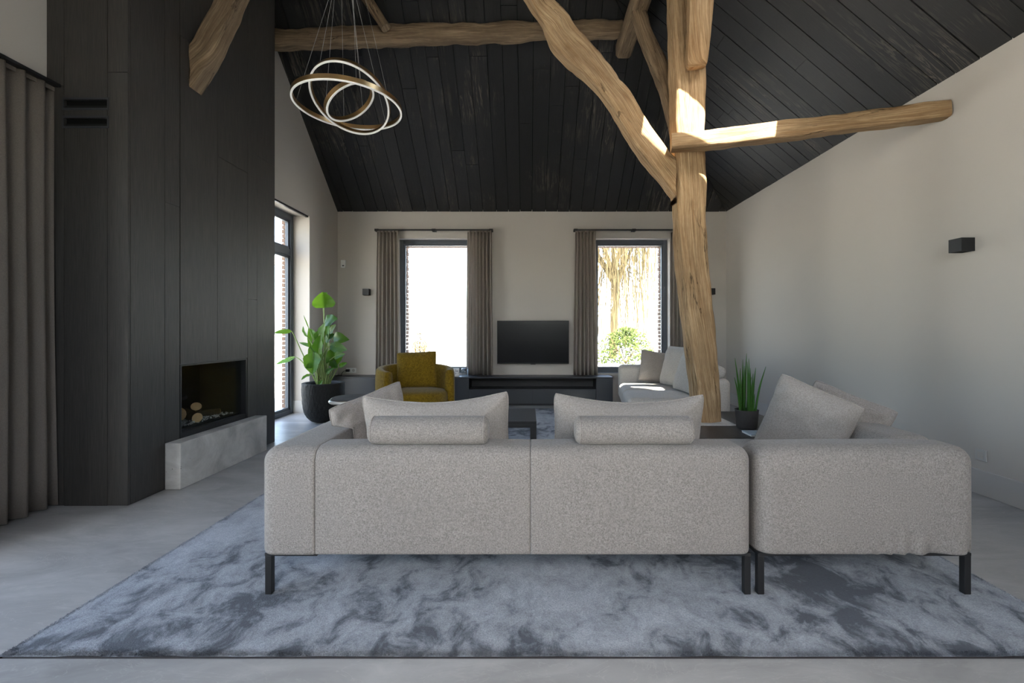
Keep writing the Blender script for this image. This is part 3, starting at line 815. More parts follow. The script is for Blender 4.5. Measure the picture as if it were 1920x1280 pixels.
def block(name, x0, x1, y0, y1, z0, z1, parent, flatl=True, flatr=True, r=.06, mat='fabric', mid=8, warp=None, world=True):
    """upholstered block: soft top edges, flat ends where it meets its neighbour, nearly square bottom edge"""
    ax, bx = x0 - (.05 if flatl else 0), x1 + (.05 if flatr else 0)
    me = softbox(bx - ax, y1 - y0, z1 - z0 + .045, r, (0, .004, .006), 5, mid)
    me.transform(Matrix.Translation(((ax + bx) / 2, (y0 + y1) / 2, z0 - .045)))
    for v in me.vertices:
        c = v.co
        for lo, hi, i in ((x0 if flatl else None, x1 if flatr else None, 0), (z0, None, 2)):
            if lo is not None and c[i] < lo: c[i] = lo
            if hi is not None and c[i] > hi: c[i] = hi
        v.co = warp(c) if warp else c
    return put(name, me, M[mat], parent, world)
sm = thing('sofa_module', 'long two-seat sofa module in grey melange wool with one arm', 'sofa', (-.08, 2.5, 0))
block('arm', -1.152, -.9125, SB, 2.98, LEGZ, SOFZ, sm, False, True, .065)
block('backrest', -.9105, .0105, SB + .003, 2.20, LEGZ, SOFZ, sm, r=.06)
block('backrest', .0118, .966, SB + .003, 2.20, LEGZ, SOFZ, sm, True, False, r=.06)
soft('seat', -.910, .010, 2.205, 2.99, LEGZ, .425, .05, M['fabric'], sm, puff=(0, .004, .012)); soft('seat', .012, .966, 2.205, 2.99, LEGZ, .425, .05, M['fabric'], sm, puff=(0, .004, .012))
leg(sm, -1.118, SB + .03, .21, .1); leg(sm, .945, SB + .03, -.2, .1); leg(sm, -1.118, 2.94, .2, -.1); leg(sm, .945, 2.94, -.2, -.1)
s2 = thing('sofa_module', 'corner chaise sofa module in grey melange wool, creased at the lower edge', 'sofa', (1.45, 2.6, 0))
CW = .30
def wrinkles(co):
    p = Vector(co); u = (p.x - .985) / .947; k = max(0, 1 - (p.z - LEGZ) / .17)
    if p.y < 2.07 and .45 < u < .97: p.y += .012 * k ** 1.5 * math.sin(u * 70 + 4 * math.sin(u * 11)) * min(1, (u - .45) * 4)
    return p
block('backrest', .985, 1.932, SB, 2.20, LEGZ, SOFZ, s2, False, False, .07, mid=44, warp=wrinkles)
soft('arm', 1.70, 1.955, 2.202, 2.85, LEGZ, SOFZ - .002, .06, M['fabric'], s2, puff=(.004, .004, .004))
soft('seat', .985, 1.69, 2.205, 3.15, LEGZ, .425, .05, M['fabric'], s2, puff=(0, .004, .012))
leg(s2, 1.003, SB + .03, .2, .1); leg(s2, 1.893, SB + .03, -.21, .1); leg(s2, 1.02, 3.08, .2, -.1); leg(s2, 1.868, 2.8, -.2, -.1)

def bolster(x0, x1, y, z, r, label, axis='x'):
    prof = [(.0, 0), (r * .5, .001), (r * .78, .006), (r * .93, .016), (r * .985, .03), (r, .05)]
    L = x1 - x0
    pr = prof + [(r, L / 2)] + [(a, L - b) for a, b in prof[::-1]]
    mb = lathe(pr, 36)
    mb.v = [(x0 + v[2], y + v[0] * 1.0, z + v[1] * (.97 if v[1] > 0 else 1)) for v in mb.v]
    o = mb.put('bolster', M['fabric'], smooth=True); tag(o, label, 'bolster')
    bm = bmesh.new(); bm.from_mesh(o.data); bmesh.ops.remove_doubles(bm, verts=bm.verts, dist=1e-5); bmesh.ops.recalc_face_normals(bm, faces=bm.faces); bm.to_mesh(o.data); bm.free(); o.data.shade_smooth()
    for xx in (x0 + .022, x1 - .022):
        ring_tube([Vector((xx, y + r * .965 * math.cos(a), z + r * .95 * math.sin(a))) for a in [2 * PI * k / 32 for k in range(32)]], .0022, 5).put('piping', M['pillow'], o, smooth=True)
    return o
bolster(-.703, -.172, 2.055, SOFZ + .064, .063, 'cylindrical headrest roll on the sofa back next to the sofa arm')
bolster(.205, .730, 2.055, SOFZ + .064, .063, 'cylindrical headrest roll on the sofa back next to the corner module')

def cushion(name, label, w, h, t, loc, rot, mat='pillow', sag=0, ear=.07, group=None, seed=0, wr=.006, N=34, pipe=True, press=None):
    """soft cushion: local x width, z height, y thickness; its centre at loc"""
    bm = bmesh.new(); R = {}
    def pos(u, v, s):
        rc = 1 - .05 * (abs(u * v)) ** 6
        x = u * w / 2 * (1 - ear * (1 - v * v)) * rc; z = v * h / 2 * (1 - ear * (1 - u * u)) * rc
        z -= sag * (1 - u * u) * (0.5 + .5 * v) ** 1.2
        th = t / 2 * ((1 - abs(u) ** 3.4) * (1 - abs(v) ** 3.4)) ** .55
        q = Vector((u * 2.3 + seed, v * 2.3, s * 3.0))
        th += .5 * wr * noise.noise(q * 5.1 + Vector((0, 7, 0))) * (1 - max(abs(u), abs(v)) ** 6)
        th += wr * noise.noise(q * 1.7) * (1 if abs(u) < 1 and abs(v) < 1 else 0)
        cr = max(0, abs(u) + abs(v) - 1.15) * 1.2
        th += wr * 1.5 * cr * math.sin((u - v) * 15 + seed) * (1 - max(abs(u), abs(v)) ** 4)
        y = s * max(th, 0) + .012 * noise.noise(Vector((u * .8 + seed, v * .8, 5)))
        return Vector((x, y, z))
    def cc(k): return math.sin((2 * k / N - 1) * PI / 2 * .97) / math.sin(PI / 2 * .97)
    for s in (-1, 1):
        for i in range(N + 1):
            for j in range(N + 1):
                if s == 1 and (i in (0, N) or j in (0, N)): R[(s, i, j)] = R[(-1, i, j)]; continue
                R[(s, i, j)] = bm.verts.new(pos(cc(i), cc(j), s))
        for i in range(N):
            for j in range(N):
                q = [R[(s, i, j)], R[(s, i + 1, j)], R[(s, i + 1, j + 1)], R[(s, i, j + 1)]]
                bm.faces.new(q if s < 0 else q[::-1])
    me = bpy.data.meshes.new(name); bm.to_mesh(me); bm.free()
    o = put(name, me, M[mat], smooth=True); o.location = loc; o.rotation_euler = rot
    tag(o, label, 'cushion', group)
    RM = Matrix.LocRotScale(Vector(loc), Euler(rot), None); RI = RM.inverted()
    def squash(p):                                            # soft filling gives way to the seat and the arm it rests on
        return RI @ press(RM @ Vector(p)) if press else Vector(p)
    if press:
        for v in me.vertices: v.co = squash(v.co)
    if pipe:
        ed = [(cc(i), -1) for i in range(N)] + [(1, cc(j)) for j in range(N)] + [(cc(N - i), 1) for i in range(N)] + [(-1, cc(N - j)) for j in range(N)]
        ring_tube([squash(pos(u, v, 0)) for u, v in ed], .0042, 6).put('piping', M[mat], o, world=False, smooth=True)
    return o
def on_seat(w):
    w = w.copy(); w.z = max(w.z, .438)
    if w.z < SOFZ + .006:
        w.y = max(w.y, 2.21)
        if w.x < -.5: w.x = max(w.x, -.905)
    return w
cushion('cushion', 'wide back cushion behind the headrest roll next to the sofa arm', .74, .44, .17, (-.455, 2.345, .632), (math.radians(13), math.radians(-1.5), math.radians(1)), sag=.045, ear=.05, seed=1, press=on_seat)
cushion('cushion', 'wide back cushion behind the headrest roll next to the corner module', .76, .44, .17, (.50, 2.345, .63), (math.radians(13), math.radians(.5), math.radians(-1)), sag=.045, ear=.05, seed=2, press=on_seat)
cushion('cushion', 'square cushion tipped over in the corner by the sofa arm', .46, .46, .17, (-.875, 2.60, .588), (math.radians(8), math.radians(-14), math.radians(52)), ear=.06, seed=3, wr=.012, press=on_seat)
cushion('cushion', 'big plump cushion leaning sideways on the corner module', .42, .48, .21, (1.525, 2.56, .622), (math.radians(10), math.radians(22), math.radians(-42)), ear=.05, seed=4, wr=.012, press=on_seat)
cushion('cushion', 'smaller cushion slumped against the arm of the corner module', .42, .42, .16, (1.80, 2.68, .602), (math.radians(12), math.radians(22), math.radians(-36)), ear=.06, seed=5, wr=.012, press=on_seat)

# far sofa, turned towards the coffee table
fs = thing('far_sofa', 'pale grey low sofa standing beneath the willow window', 'sofa', (1.72, 5.66, 0), math.radians(-8))
FM = M['fabric_light']
def L2(n, *a, r=.06, puff=(0, 0, 0)): return soft(n, *a, r, FM, fs, False, puff)
L2('backrest', .27, .50, -.80, .80, LEGZ, SOFZ, puff=(.004, 0, .004)); L2('arm', -.56, .50, .80, 1.00, LEGZ, SOFZ + .02, puff=(0, .004, .004))
L2('seat', -.56, .27, -.02, .80, LEGZ, .43, puff=(.004, 0, .02), r=.07); L2('seat', -.56, .27, -.80, -.025, LEGZ, .43, puff=(.004, 0, .02), r=.07)
for (x, y) in ((-.5, -.74), (.44, -.74), (-.5, .94), (.44, .94)): leg(fs, x, y, .15 if x < 0 else -.15, 0, LZ, False)
def onsofa(x, y, z): return fs.location + Matrix.Rotation(fs.rotation_euler.z, 3, 'Z') @ Vector((x, y, z))
cushion('cushion', 'square grey cushion leaning on the arm of the pale far sofa', .46, .44, .15, onsofa(-.06, .68, .655), (math.radians(-16), math.radians(9), math.radians(-4)), 'pillow', ear=.06, seed=6, press=lambda w: Vector((w.x, w.y, max(w.z, .455))))
cushion('cushion', 'plump pale cushion against the back of the far sofa', .60, .54, .2, onsofa(.16, .28, .69), (math.radians(-15), math.radians(0), math.radians(-70)), 'fabric_light', ear=.05, seed=7, wr=.010, press=lambda w: Vector((w.x, w.y, max(w.z, .455))))
cushion('cushion', 'white lit cushion tucked behind the plump one on the far sofa', .58, .52, .16, onsofa(.19, -.25, .68), (math.radians(-20), math.radians(0), math.radians(-86)), 'fabric_light', ear=.05, seed=9, press=lambda w: Vector((w.x, w.y, max(w.z, .455))))
p0 = onsofa(.40, -.76, SOFZ + .07)
bo = bolster(0, .52, 0, 0, .068, 'pale headrest roll lying on the back of the far sofa'); bo.data.materials.clear(); bo.data.materials.append(FM)
bo.location = p0; bo.rotation_euler = (0, 0, fs.rotation_euler.z + PI / 2)

# ------------------------------------------------------------------ mustard armchair
AC = Vector((-1.36, 5.62, 0)); AF = math.radians(-64)         # centre, facing angle
ac = thing('armchair', 'round mustard velvet tub armchair in front of the lawn window', 'armchair', AC)
R0 = .415
pts = []
for k in range(25):
    a = AF + math.radians(58) + math.radians(244) * k / 24
    pts.append(AC + Vector((R0 * math.cos(a), R0 * math.sin(a), .41 + .0)))
hts = [.27 + .035 * math.sin(PI * k / 24) for k in range(25)]
mb = sweep([p + Vector((0, 0, .02 * math.sin(PI * k / 24))) for k, p in enumerate(pts)], hts, .052, (0, 0, 1), n=6, power=5, sub=2)
mb.put('shell', M['mustard'], ac, smooth=True)
sd = lathe([(0, .14), (.33, .14), (.36, .17), (.365, .37), (.36, .41), (.335, .435), (.25, .45), (0, .455)], 44)
sd.v = [(AC.x + v[0] + .07 * math.cos(AF), AC.y + v[1] + .07 * math.sin(AF), v[2]) for v in sd.v]
sd.put('seat', M['mustard'], ac, smooth=True)
bs = lathe([(0, .0), (.24, .0), (.24, .015), (.05, .03), (.04, .14), (0, .14)], 32); bs.v = [(AC.x + v[0], AC.y + v[1], v[2] + LZ) for v in bs.v]
bs.put('swivel_base', M['metal'], ac, smooth=True)
cushion('cushion', 'ribbed mustard velvet cushion standing in the round armchair', .50, .46, .16, AC + Vector((-.03, .17, .665)), (math.radians(-14), math.radians(-3), math.radians(3)), 'mustard', ear=.05, seed=12, press=lambda w: Vector((w.x, w.y, max(w.z, .455))))

# ------------------------------------------------------------------ coffee table, side table
ct = thing('coffee_table', 'black square-framed coffee table between the sofas', 'table', (-.43, 4.45, 0))
x0, x1, y0, y1, zt = -.93, .075, 4.10, 4.79, .35
box('table_top', x0, x1, y0, y1, zt - .03, zt, M['metal'], ct, bevel=.002)
for (a, b, c, d) in ((x0, x1, y0, y0 + .05), (x0, x1, y1 - .05, y1), (x0, x0 + .05, y0 + .05, y1 - .05), (x1 - .05, x1, y0 + .05, y1 - .05)): box('apron', a, b, c, d, zt - .056, zt - .03, M['metal'], ct)
for (x, y) in ((x0, y0), (x1 - .052, y0), (x0, y1 - .052), (x1 - .052, y1 - .052)): box('leg', x, x + .052, y, y + .052, LZ, zt - .056, M['metal'], ct)
st = thing('side_table', 'small round tree-slice side table behind the corner cushion', 'table', (-1.68, 4.55, 0))
def wob(a): return .245 * (1 + .05 * math.sin(3 * a + 1) + .03 * math.sin(5 * a))
nn = 48; ang = [2 * PI * k / nn for k in range(nn)]
MB().prism([(-1.68 + wob(a) * math.cos(a), 4.55 + wob(a) * math.sin(a), .455) for a in ang], (0, 0, .043), [(math.cos(a) * .2, math.sin(a) * .2) for a in ang]).put('table_top', M['tabletop'], st)
ring_tube([Vector((-1.68 + (wob(a) + .004) * math.cos(a), 4.55 + (wob(a) + .004) * math.sin(a), .478)) for a in ang], .016, 8).put('bark_edge', M['silver'], st, smooth=True)
for k in range(3):
    a = 2 * PI * k / 3 + 2.9
    tube([(-1.68 + .20 * math.cos(a), 4.55 + .20 * math.sin(a), .455), (-1.68 + .22 * math.cos(a), 4.55 + .22 * math.sin(a), LZ)], .009, 8).put('leg', M['silver'], st)

# ------------------------------------------------------------------ ring lamp
LC = W(648, -128, 4.0); LC.y = 4.0; LC.z = 4.60
rl = thing('ring_lamp', 'pendant lamp of three tilted brass rings with white light strips', 'lamp', (LC.x, LC.y, 3.1))
lathe([(0, 4.575), (.07, 4.575), (.075, 4.58), (.075, 4.607), (0, 4.607)], 32, LC.x, LC.y).put('ceiling_canopy', M['brass'], rl, smooth=False)
def ring(name, cpx, nrm, R, cab):
    C = W(*cpx, 3.9); n = -Vector(nrm).normalized(); s = n.orthogonal().normalized(); u = n.cross(s); N = 96
    def prof(rr, hh): return [C + (s * math.cos(a) + u * math.sin(a)) * rr + n * hh for a in [2 * PI * k / N for k in range(N)]]
    loops = [prof(R + .007, 0), prof(R + .007, .036), prof(R - .007, .036), prof(R - .007, 0)]
    V = [p for l in loops for p in l]
    Fs = [[i * N + k, i * N + (k + 1) % N, ((i + 1) % 4) * N + (k + 1) % N, ((i + 1) % 4) * N + k] for i in range(4) for k in range(N)]
    o = MB().raw(V, Fs).put('brass_ring', M['brass'], rl)
    me = o.data; bm = bmesh.new(); bm.from_mesh(me); bmesh.ops.recalc_face_normals(bm, faces=bm.faces); bm.to_mesh(me); bm.free()
    o.data.shade_smooth(); md = o.modifiers.new('edges', 'EDGE_SPLIT'); md.split_angle = .6
    loops = [prof(R + .0072, -.009), prof(R + .0072, .0), prof(R - .0072, .0), prof(R - .0072, -.009)]
    V = [p for l in loops for p in l]
    MB().raw(V, Fs).put('light_strip', M['strip'], o)
    for i, a in enumerate(cab):
        p = C + (s * math.cos(a) + u * math.sin(a)) * R + n * .034
        q = Vector((LC.x + .05 * math.cos(i * 2.1 + R * 9), LC.y + .05 * math.sin(i * 2.1 + R * 9), 4.58))
        tube([p, q], .0013, 4).put('cable', M['cable'], rl)
t = NT('led_diffuser'); p = t.n('BsdfPrincipled', {'Base Color': (.8, .78, .74, 1), 'Roughness': .5, 'Emission Color': (1, .95, .86, 1), 'Emission Strength': .03})
t.n('TexNoise'); t.t.links.new(p.outputs[0], t.out.inputs[0]); M['strip'] = t.m
M['cable'] = plain('steel_cable', (.55, .54, .52), .4, .5, .4)
ring('ring', (653, 200), (-.025, -.008, -1), .429, (.3, 2.4, 4.5))
ring('ring', (656, 187), (-.109, -.512, -.852), .323, (1.2, 3.3, 5.4))
ring('ring', (657, 191.7), (.558, -.01, -.83), .212, (.6, 2.7, 4.8))

# ------------------------------------------------------------------ curtains
def curtain(name, label, p0, p1, z0, z1, folds, amp, mat, group=None, seed=0, spread=0.0, axis=Vector((1, 0, 0)), nor=Vector((0, 1, 0))):
    rnd = random.Random(seed); nu, nv = folds * 10, 14
    P0, P1 = Vector((*p0, 0)), Vector((*p1, 0)); d = P1 - P0; V, Fs = [], []
    ph = [rnd.uniform(-.5, .5) for _ in range(folds + 2)]; am = [rnd.uniform(.6, 1.15) for _ in range(folds + 2)]
    for j in range(nv + 1):
        v = j / nv
        for i in range(nu + 1):
            u = i / nu; k = u * folds; i0 = int(k); fr = k - i0
            f_ = ph[i0] * (1 - fr) + ph[i0 + 1] * fr; a = am[i0] * (1 - fr) + am[i0 + 1] * fr
            q = P0 + d * (u + spread * (1 - v) * (u - .5) * .5 + .006 * math.sin(v * 5 + seed + i0))
            q += nor * (amp * a * (.55 + .45 * (1 - v) + .15 * v) * math.sin(2 * PI * k + f_ * (1 - v) * 2.2))
            q.z = z0 + (z1 - z0) * v
            V.append(q)
    for j in range(nv):
        for i in range(nu): a = j * (nu + 1) + i; Fs.append([a, a + 1, a + nu + 2, a + nu + 1])
    c = thing(name, label, 'curtain', ((P0.x + P1.x) / 2, (P0.y + P1.y) / 2, z0), group=group)
    o = MB().raw(V, Fs).put('cloth', M[mat], c, smooth=True)
    sd_ = o.modifiers.new('thickness', 'SOLIDIFY'); sd_.thickness = .002
    top_ = V[-(nu + 1):]
    sweep([p + Vector((0, 0, -.004)) for p in top_[::5]], .022, .0035, (0, 0, 1), n=1, power=6, sub=1).put('heading_tape', M[mat], c)
    return c
YC = 7.385; CZ0, CZ1 = .447, 2.742
curtain('curtain', 'greige linen curtain left of the lawn window beside the wall lamp', (-2.40, YC), (-2.05, YC), CZ0, CZ1, 6, .042, 'curtain', seed=1, spread=.25)
curtain('curtain', 'partly see-through linen curtain between the lawn window and the television', (-.965, YC), (-.58, YC), CZ0, CZ1, 7, .042, 'curtain_thin', seed=2, spread=.25)
curtain('curtain', 'greige linen curtain between the television and the willow window', (.755, YC), (1.075, YC), CZ0, CZ1, 6, .042, 'curtain', seed=3, spread=.4)
curtain('curtain', 'greige linen curtain behind the oak post', (2.275, YC), (2.62, YC), CZ0, CZ1, 6, .042, 'curtain', seed=4, spread=.1)
for (a, b, lab) in ((-2.43, -.57, 'black curtain rod above the lawn window'), (.74, 2.63, 'black curtain rod above the willow window')):
    r = thing('curtain_rod', lab, 'curtain rod', ((a + b) / 2, YC, 2.752))
    box('track', a, b, YC - .012, YC + .012, 2.744, 2.766, M['metal'], r)
    for x in (a + .02, (a + b) / 2, b - .02): box('bracket', x - .03, x + .03, YC - .014, YF, 2.737, 2.772, M['metal'], r)
# the thick curtain in the opening near the chimney
curtain('thick_curtain', 'thick brown grey floor-length curtain drawn against the chimney wall', (-3.112, 2.05), (-3.105, 3.035), .012, 2.742, 9, .046, 'curtain_near', seed=6, nor=Vector((1, 0, 0)))
r = thing('curtain_rail', 'dark curtain rail at the top of the thick floor-length curtain', 'curtain rail', (-3.145, .9, 2.75))
box('track', -3.16, -3.06, NY0, 3.04, 2.744, 2.762, M['metal'], r)

# ------------------------------------------------------------------ wall lamps and small wall things
def wall_lamp(label, x0, x1, y0, y1, z0, z1, plate):
    w = thing('wall_lamp', label, 'wall lamp', ((x0 + x1) / 2, (y0 + y1) / 2, z0))
    MB().box(x0, x1, y0, y1, z0, z1).put('housing', M['metal'], w, bevel=.0015)
    e = .012
    MB().box(x0 + e, x1 - e, y0 + e, y1 - e, z0 - .0015, z0 - .0002).put('lens', M['soot'], w)
y_ = 3.31
z_ = EYE + (CY - 457.5) * y_ / F
wall_lamp('black cube wall lamp on the plain long wall', XR - .098, XR, y_, y_ + .103, z_ - .048, z_ + .048, 'x')
p = W(689.5, 548, YF); wall_lamp('black cube wall lamp beside the lawn window', p.x - .05, p.x + .05, YF - .1, YF, p.z - .05, p.z + .05, 'y')
p = W(1331, 547, YF); wall_lamp('black cube wall lamp half hidden behind the oak post', p.x - .05, p.x + .05, YF - .1, YF, p.z - .05, p.z + .05, 'y')
p = W(645, 495, YF); ts = thing('alarm_sensor', 'small white motion sensor on the wall near the corner', 'sensor', p)
box('housing', p.x - .037, p.x + .037, YF - .045, YF, p.z - .062, p.z + .062, M['white'], ts, bevel=.008); box('lens', p.x - .012, p.x + .02, YF - .048, YF - .045, p.z - .04, p.z - .022, M['cabinet'], ts)
p = W(659, 694, YF); so = thing('wall_socket', 'white double wall socket above the low cabinet', 'socket', p)
box('plate', p.x - .08, p.x + .08, YF - .012, YF, p.z - .04, p.z + .04, M['white'], so, bevel=.004)
for dx in (-.036, .036):
    lathe([(0, 0), (.024, 0), (.024, .002), (.021, .003), (0, .003)], 20).put('outlet', M['baseboard'], so, False).matrix_parent_inverse = Matrix.Identity(4)
    o = [c for c in so.children if c.name.startswith('outlet')][-1]; o.location = (dx, -.0125, 0); o.rotation_euler = (PI / 2, 0, 0)
pg = thing('plug', 'black power plug pushed into the wall socket', 'plug', (p.x - .04, YF - .03, p.z))
box('body', p.x - .075, p.x - .02, YF - .06, YF - .015, p.z - .02, p.z + .02, M['metal'], pg, bevel=.006)
tube([(p.x - .072, YF - .04, p.z), (p.x - .12, YF - .04, p.z - .02), (p.x - .15, YF - .04, .445)], .005, 6, 4).put('cord', M['metal'], pg)
p = W(1832, 850, 3.30); so = thing('wall_socket', 'single wall socket low on the plain long wall', 'socket', (XR, 3.3, p.z))
box('plate', XR - .012, XR, 3.22, 3.30, p.z - .04, p.z + .04, M['baseboard'], so, bevel=.003); box('outlet', XR - .013, XR - .0115, 3.238, 3.282, p.z - .022, p.z + .022, M['wall'], so)

# ------------------------------------------------------------------ television and low cabinet
p0, p1 = W(932, 682, 7.40), W(1067, 601, 7.40)
tv = thing('television', 'black flat television hanging on the wall between the windows', 'television', ((p0.x + p1.x) / 2, 7.42, p0.z))
box('casing', p0.x, p1.x, 7.40, 7.445, p0.z, p1.z, M['metal'], tv, bevel=.004); box('screen', p0.x + .008, p1.x - .008, 7.397, 7.40, p0.z + .016, p1.z - .008, M['screen'], tv)
box('wall_mount', p0.x + .3, p1.x - .3, 7.445, YF, p0.z + .2, p1.z - .2, M['metal'], tv); box('badge', (p0.x + p1.x) / 2 - .04, (p0.x + p1.x) / 2 + .04, 7.398, 7.41, p0.z - .008, p0.z + .002, M['metal'], tv)
lc = thing('low_cabinet', 'long anthracite low cabinet along the wall beneath the television', 'cabinet', (-.9, 7.28, 0))
FY = 7.10; CT = .443
box('cabinet_top', XLF + .002, 1.30, FY, YF - .001, CT - .02, CT, M['cabinet'], lc, bevel=.002)
box('plinth', XLF + .01, 1.29, FY + .05, YF - .01, 0, .035, M['cabinet_black'], lc)
box('body', XLF + .004, -.905, FY + .021, YF - .002, .035, CT - .021, M['cabinet_black'], lc); box('body', 1.045, 1.298, FY + .021, YF - .002, .035, CT - .021, M['cabinet_black'], lc)
box('drawer_body', -.904, 1.044, FY + .021, YF - .002, .035, .258, M['cabinet_black'], lc)
box('niche_back', -.904, 1.044, YF - .02, YF - .002, .259, CT - .021, M['cabinet_black'], lc)
for a, b in ((XLF + .004, -2.345), (-2.342, -1.625), (-1.622, -.905)): box('cabinet_door', a, b, FY, FY + .02, .036, CT - .022, M['cabinet'], lc)
for a, b in ((-.902, .07), (.074, 1.042)): box('drawer_front', a, b, FY, FY + .02, .036, .255, M['cabinet'], lc)
box('cabinet_door', 1.046, 1.298, FY, FY + .02, .036, CT - .022, M['cabinet'], lc)
p = W(635, 697, 7.3); sp = thing('loudspeaker', 'small black loudspeaker on the cabinet behind the potted plant', 'speaker', (p.x, 7.3, CT))
box('housing', p.x - .075, p.x + .075, 7.22, 7.40, CT, CT + .21, M['metal'], sp, bevel=.01); lathe([(0, 0), (.05, 0), (.055, .004), (.05, .008), (.02, .002), (0, .004)], 24).put('cone', M['soot'], sp, False)
c = sp.children[-1]; c.location = (0, -.081, .1); c.rotation_euler = (PI / 2, 0, 0)
fsx = W(1344, 700, 7.1).x
sp = thing('floor_speaker', 'black floor speaker standing in the corner behind the far sofa', 'speaker', (fsx, 7.12, 0))
box('housing', fsx - .105, fsx + .105, 6.98, 7.28, .02, .835, M['metal'], sp, bevel=.012)
box('foot', fsx - .12, fsx + .12, 6.96, 7.30, 0, .02, M['cabinet_black'], sp); lathe([(0, 0), (.07, 0), (.076, .005), (.07, .01), (.03, .002), (0, .005)], 24).put('cone', M['soot'], sp, False)
c = sp.children[-1]; c.location = (0, -.141, .62); c.rotation_euler = (PI / 2, 0, 0)
# photo frame and vase on the cabinet
t = NT('photo_print'); v = t.coord('Object'); vo = t.n('TexVoronoi', {'Vector': v, 'Scale': 40}); 
t.pbr(t.mix(t.ramp(vo, [(.2, (0,)), (.8, (1,))]), t.mix(t.noise(v, 22), (.10, .11, .16), (.55, .50, .48)), (.75, .74, .72)), .3); M['photo'] = t.m
p = W(853, 700, 7.2); fr = thing('photo_frame', 'small clear photo frame on the cabinet by the lawn window', 'photo frame', (p.x, 7.2, CT))
box('frame', p.x - .065, p.x + .065, 7.205, 7.222, CT, CT + .125, M['silver'], fr, bevel=.002); box('photo', p.x - .058, p.x + .058, 7.2025, 7.205, CT + .018, CT + .118, M['photo'], fr)
p = W(872, 700, 7.25); gv = lathe([(0, 0), (.05, 0), (.055, .02), (.055, .12), (.05, .125), (.05, .02), (0, .015)], 28)
gv.v = [(v[0] + p.x, v[1] + 7.25, v[2] + CT) for v in gv.v]; o = gv.put('glass_vase', M['glass'], smooth=True); tag(o, 'clear glass holder behind the see-through curtain', 'vase')

# ------------------------------------------------------------------ plants
def leaf_mesh(base, tip, width, nrm, droop=.1, cup=.25, n=10, shape=1.0):
    B, T_ = Vector(base), Vector(tip); d = T_ - B; L = d.length; d.normalize()
    N_ = Vector(nrm); N_ = (N_ - d * N_.dot(d)).normalized(); S = d.cross(N_)
    V, Fs, UV = [], [], []; cols = (-1, -.6, -.25, 0, .25, .6, 1); Uv = []
    for i in range(n + 1):
        t_ = i / n; wv = width / 2 * (math.sin(PI * min(1, t_ ** .72)) ** .7 if 0 < t_ < 1 else .03) * shape
        c = B + d * (L * t_) + N_ * (L * droop * (math.sin(PI * t_ * .9)))
        for k in cols:
            V.append(c + S * (wv * k) + N_ * (abs(k) * wv * cup + wv * .14 * abs(k) * math.sin(t_ * 13 + k * 2.5 + width * 40))); Uv.append((k, t_))
    nc = len(cols)
    for i in range(n):
        for k in range(nc - 1):
            q = [i * nc + k, i * nc + k + 1, (i + 1) * nc + k + 1, (i + 1) * nc + k]; Fs.append(q); UV += [Uv[j] for j in q]
    return MB().raw(V, Fs, UV)
PY = 5.88; PX = W(606.5, 790, PY).x
pt = thing('plant_pot', 'large rough black clay pot standing by the glazed door', 'pot', (PX, PY, 0))
pf = [(0, 0), (.09, 0), (.145, .02), (.195, .07), (.228, .14), (.243, .22), (.25, .34), (.252, .47), (.25, .495), (.238, .498), (.205, .494), (.195, .48), (.195, .44), (0, .44)]
pf = [(a[0] + (b[0] - a[0]) * k / 5, a[1] + (b[1] - a[1]) * k / 5) for a, b in zip(pf, pf[1:]) for k in range(5)] + [pf[-1]]
mb = lathe(pf, 150, PX, PY)
def rgh(v): q = Vector((v[0] * 60, v[1] * 60, v[2] * 30)); return 1 + .028 * noise.noise(q) + .012 * noise.noise(q * 2.3)
mb.v = [(PX + (v[0] - PX) * rgh(v), PY + (v[1] - PY) * rgh(v), v[2]) for v in mb.v]
mb.put('body', M['pot'], pt, smooth=True); lathe([(.196, .452), (.1, .458), (0, .46)], 32, PX, PY).put('soil', M['soil'], pt)
pn = thing('potted_plant', 'tall bird of paradise plant with broad green leaves in the black pot', 'plant', (PX, PY, .455))
LV = [((608, 577), (605, 547), 40, 0, 1), ((608, 606), (634, 598), 26, 1, .3), ((614, 652), (622, 594), 25, 0, .2), ((597, 634), (609, 606), 17, 0, .1), ((583, 656), (579, 613), 8, 0, 0), ((579, 615), (569, 590), 2, 0, 0),
      ((577, 632), (569, 611), 9, 0, .1), ((594, 637), (582, 616), 17, 1, .1), ((547, 621), (514, 624), 9, 1, 0), ((554, 669), (516, 683), 9, 0, 0), ((588, 660), (586, 701), 33, 0, -.3), ((598, 664), (602, 628), 24, 0, .1),
      ((626, 631), (656, 637), 22, 1, -.2), ((619, 647), (651, 656), 20, 1, -.2), ((633, 653), (612, 681), 20, 0, -.2), ((622, 692), (643, 667), 16, 0, .2), ((636, 687), (651, 680), 9, 0, .1), ((584, 702), (565, 713), 9, 0, -.1),
      ((612, 687), (594, 704), 12, 1, -.2), ((590, 650), (561, 642), 7, 1, 0), ((598, 722), (605, 713), 9, 0, 0), ((604, 655), (588, 640), 16, 1, 0), ((628, 668), (648, 664), 14, 1, 0), ((610, 640), (628, 626), 16, 1, .1), ((600, 690), (612, 672), 14, 1, .1), ((606, 566), (614, 548), 22, 1, .5), ((592, 668), (580, 650), 18, 1, 0), ((616, 672), (634, 690), 15, 1, -.2), ((604, 672), (596, 652), 18, 0, .1), ((622, 662), (636, 645), 17, 0, .1), ((596, 640), (604, 616), 18, 1, .1), ((586, 684), (572, 690), 11, 1, -.1), ((612, 700), (626, 690), 10, 1, 0), ((618, 624), (630, 608), 13, 1, .1)]
rnd = random.Random(11)
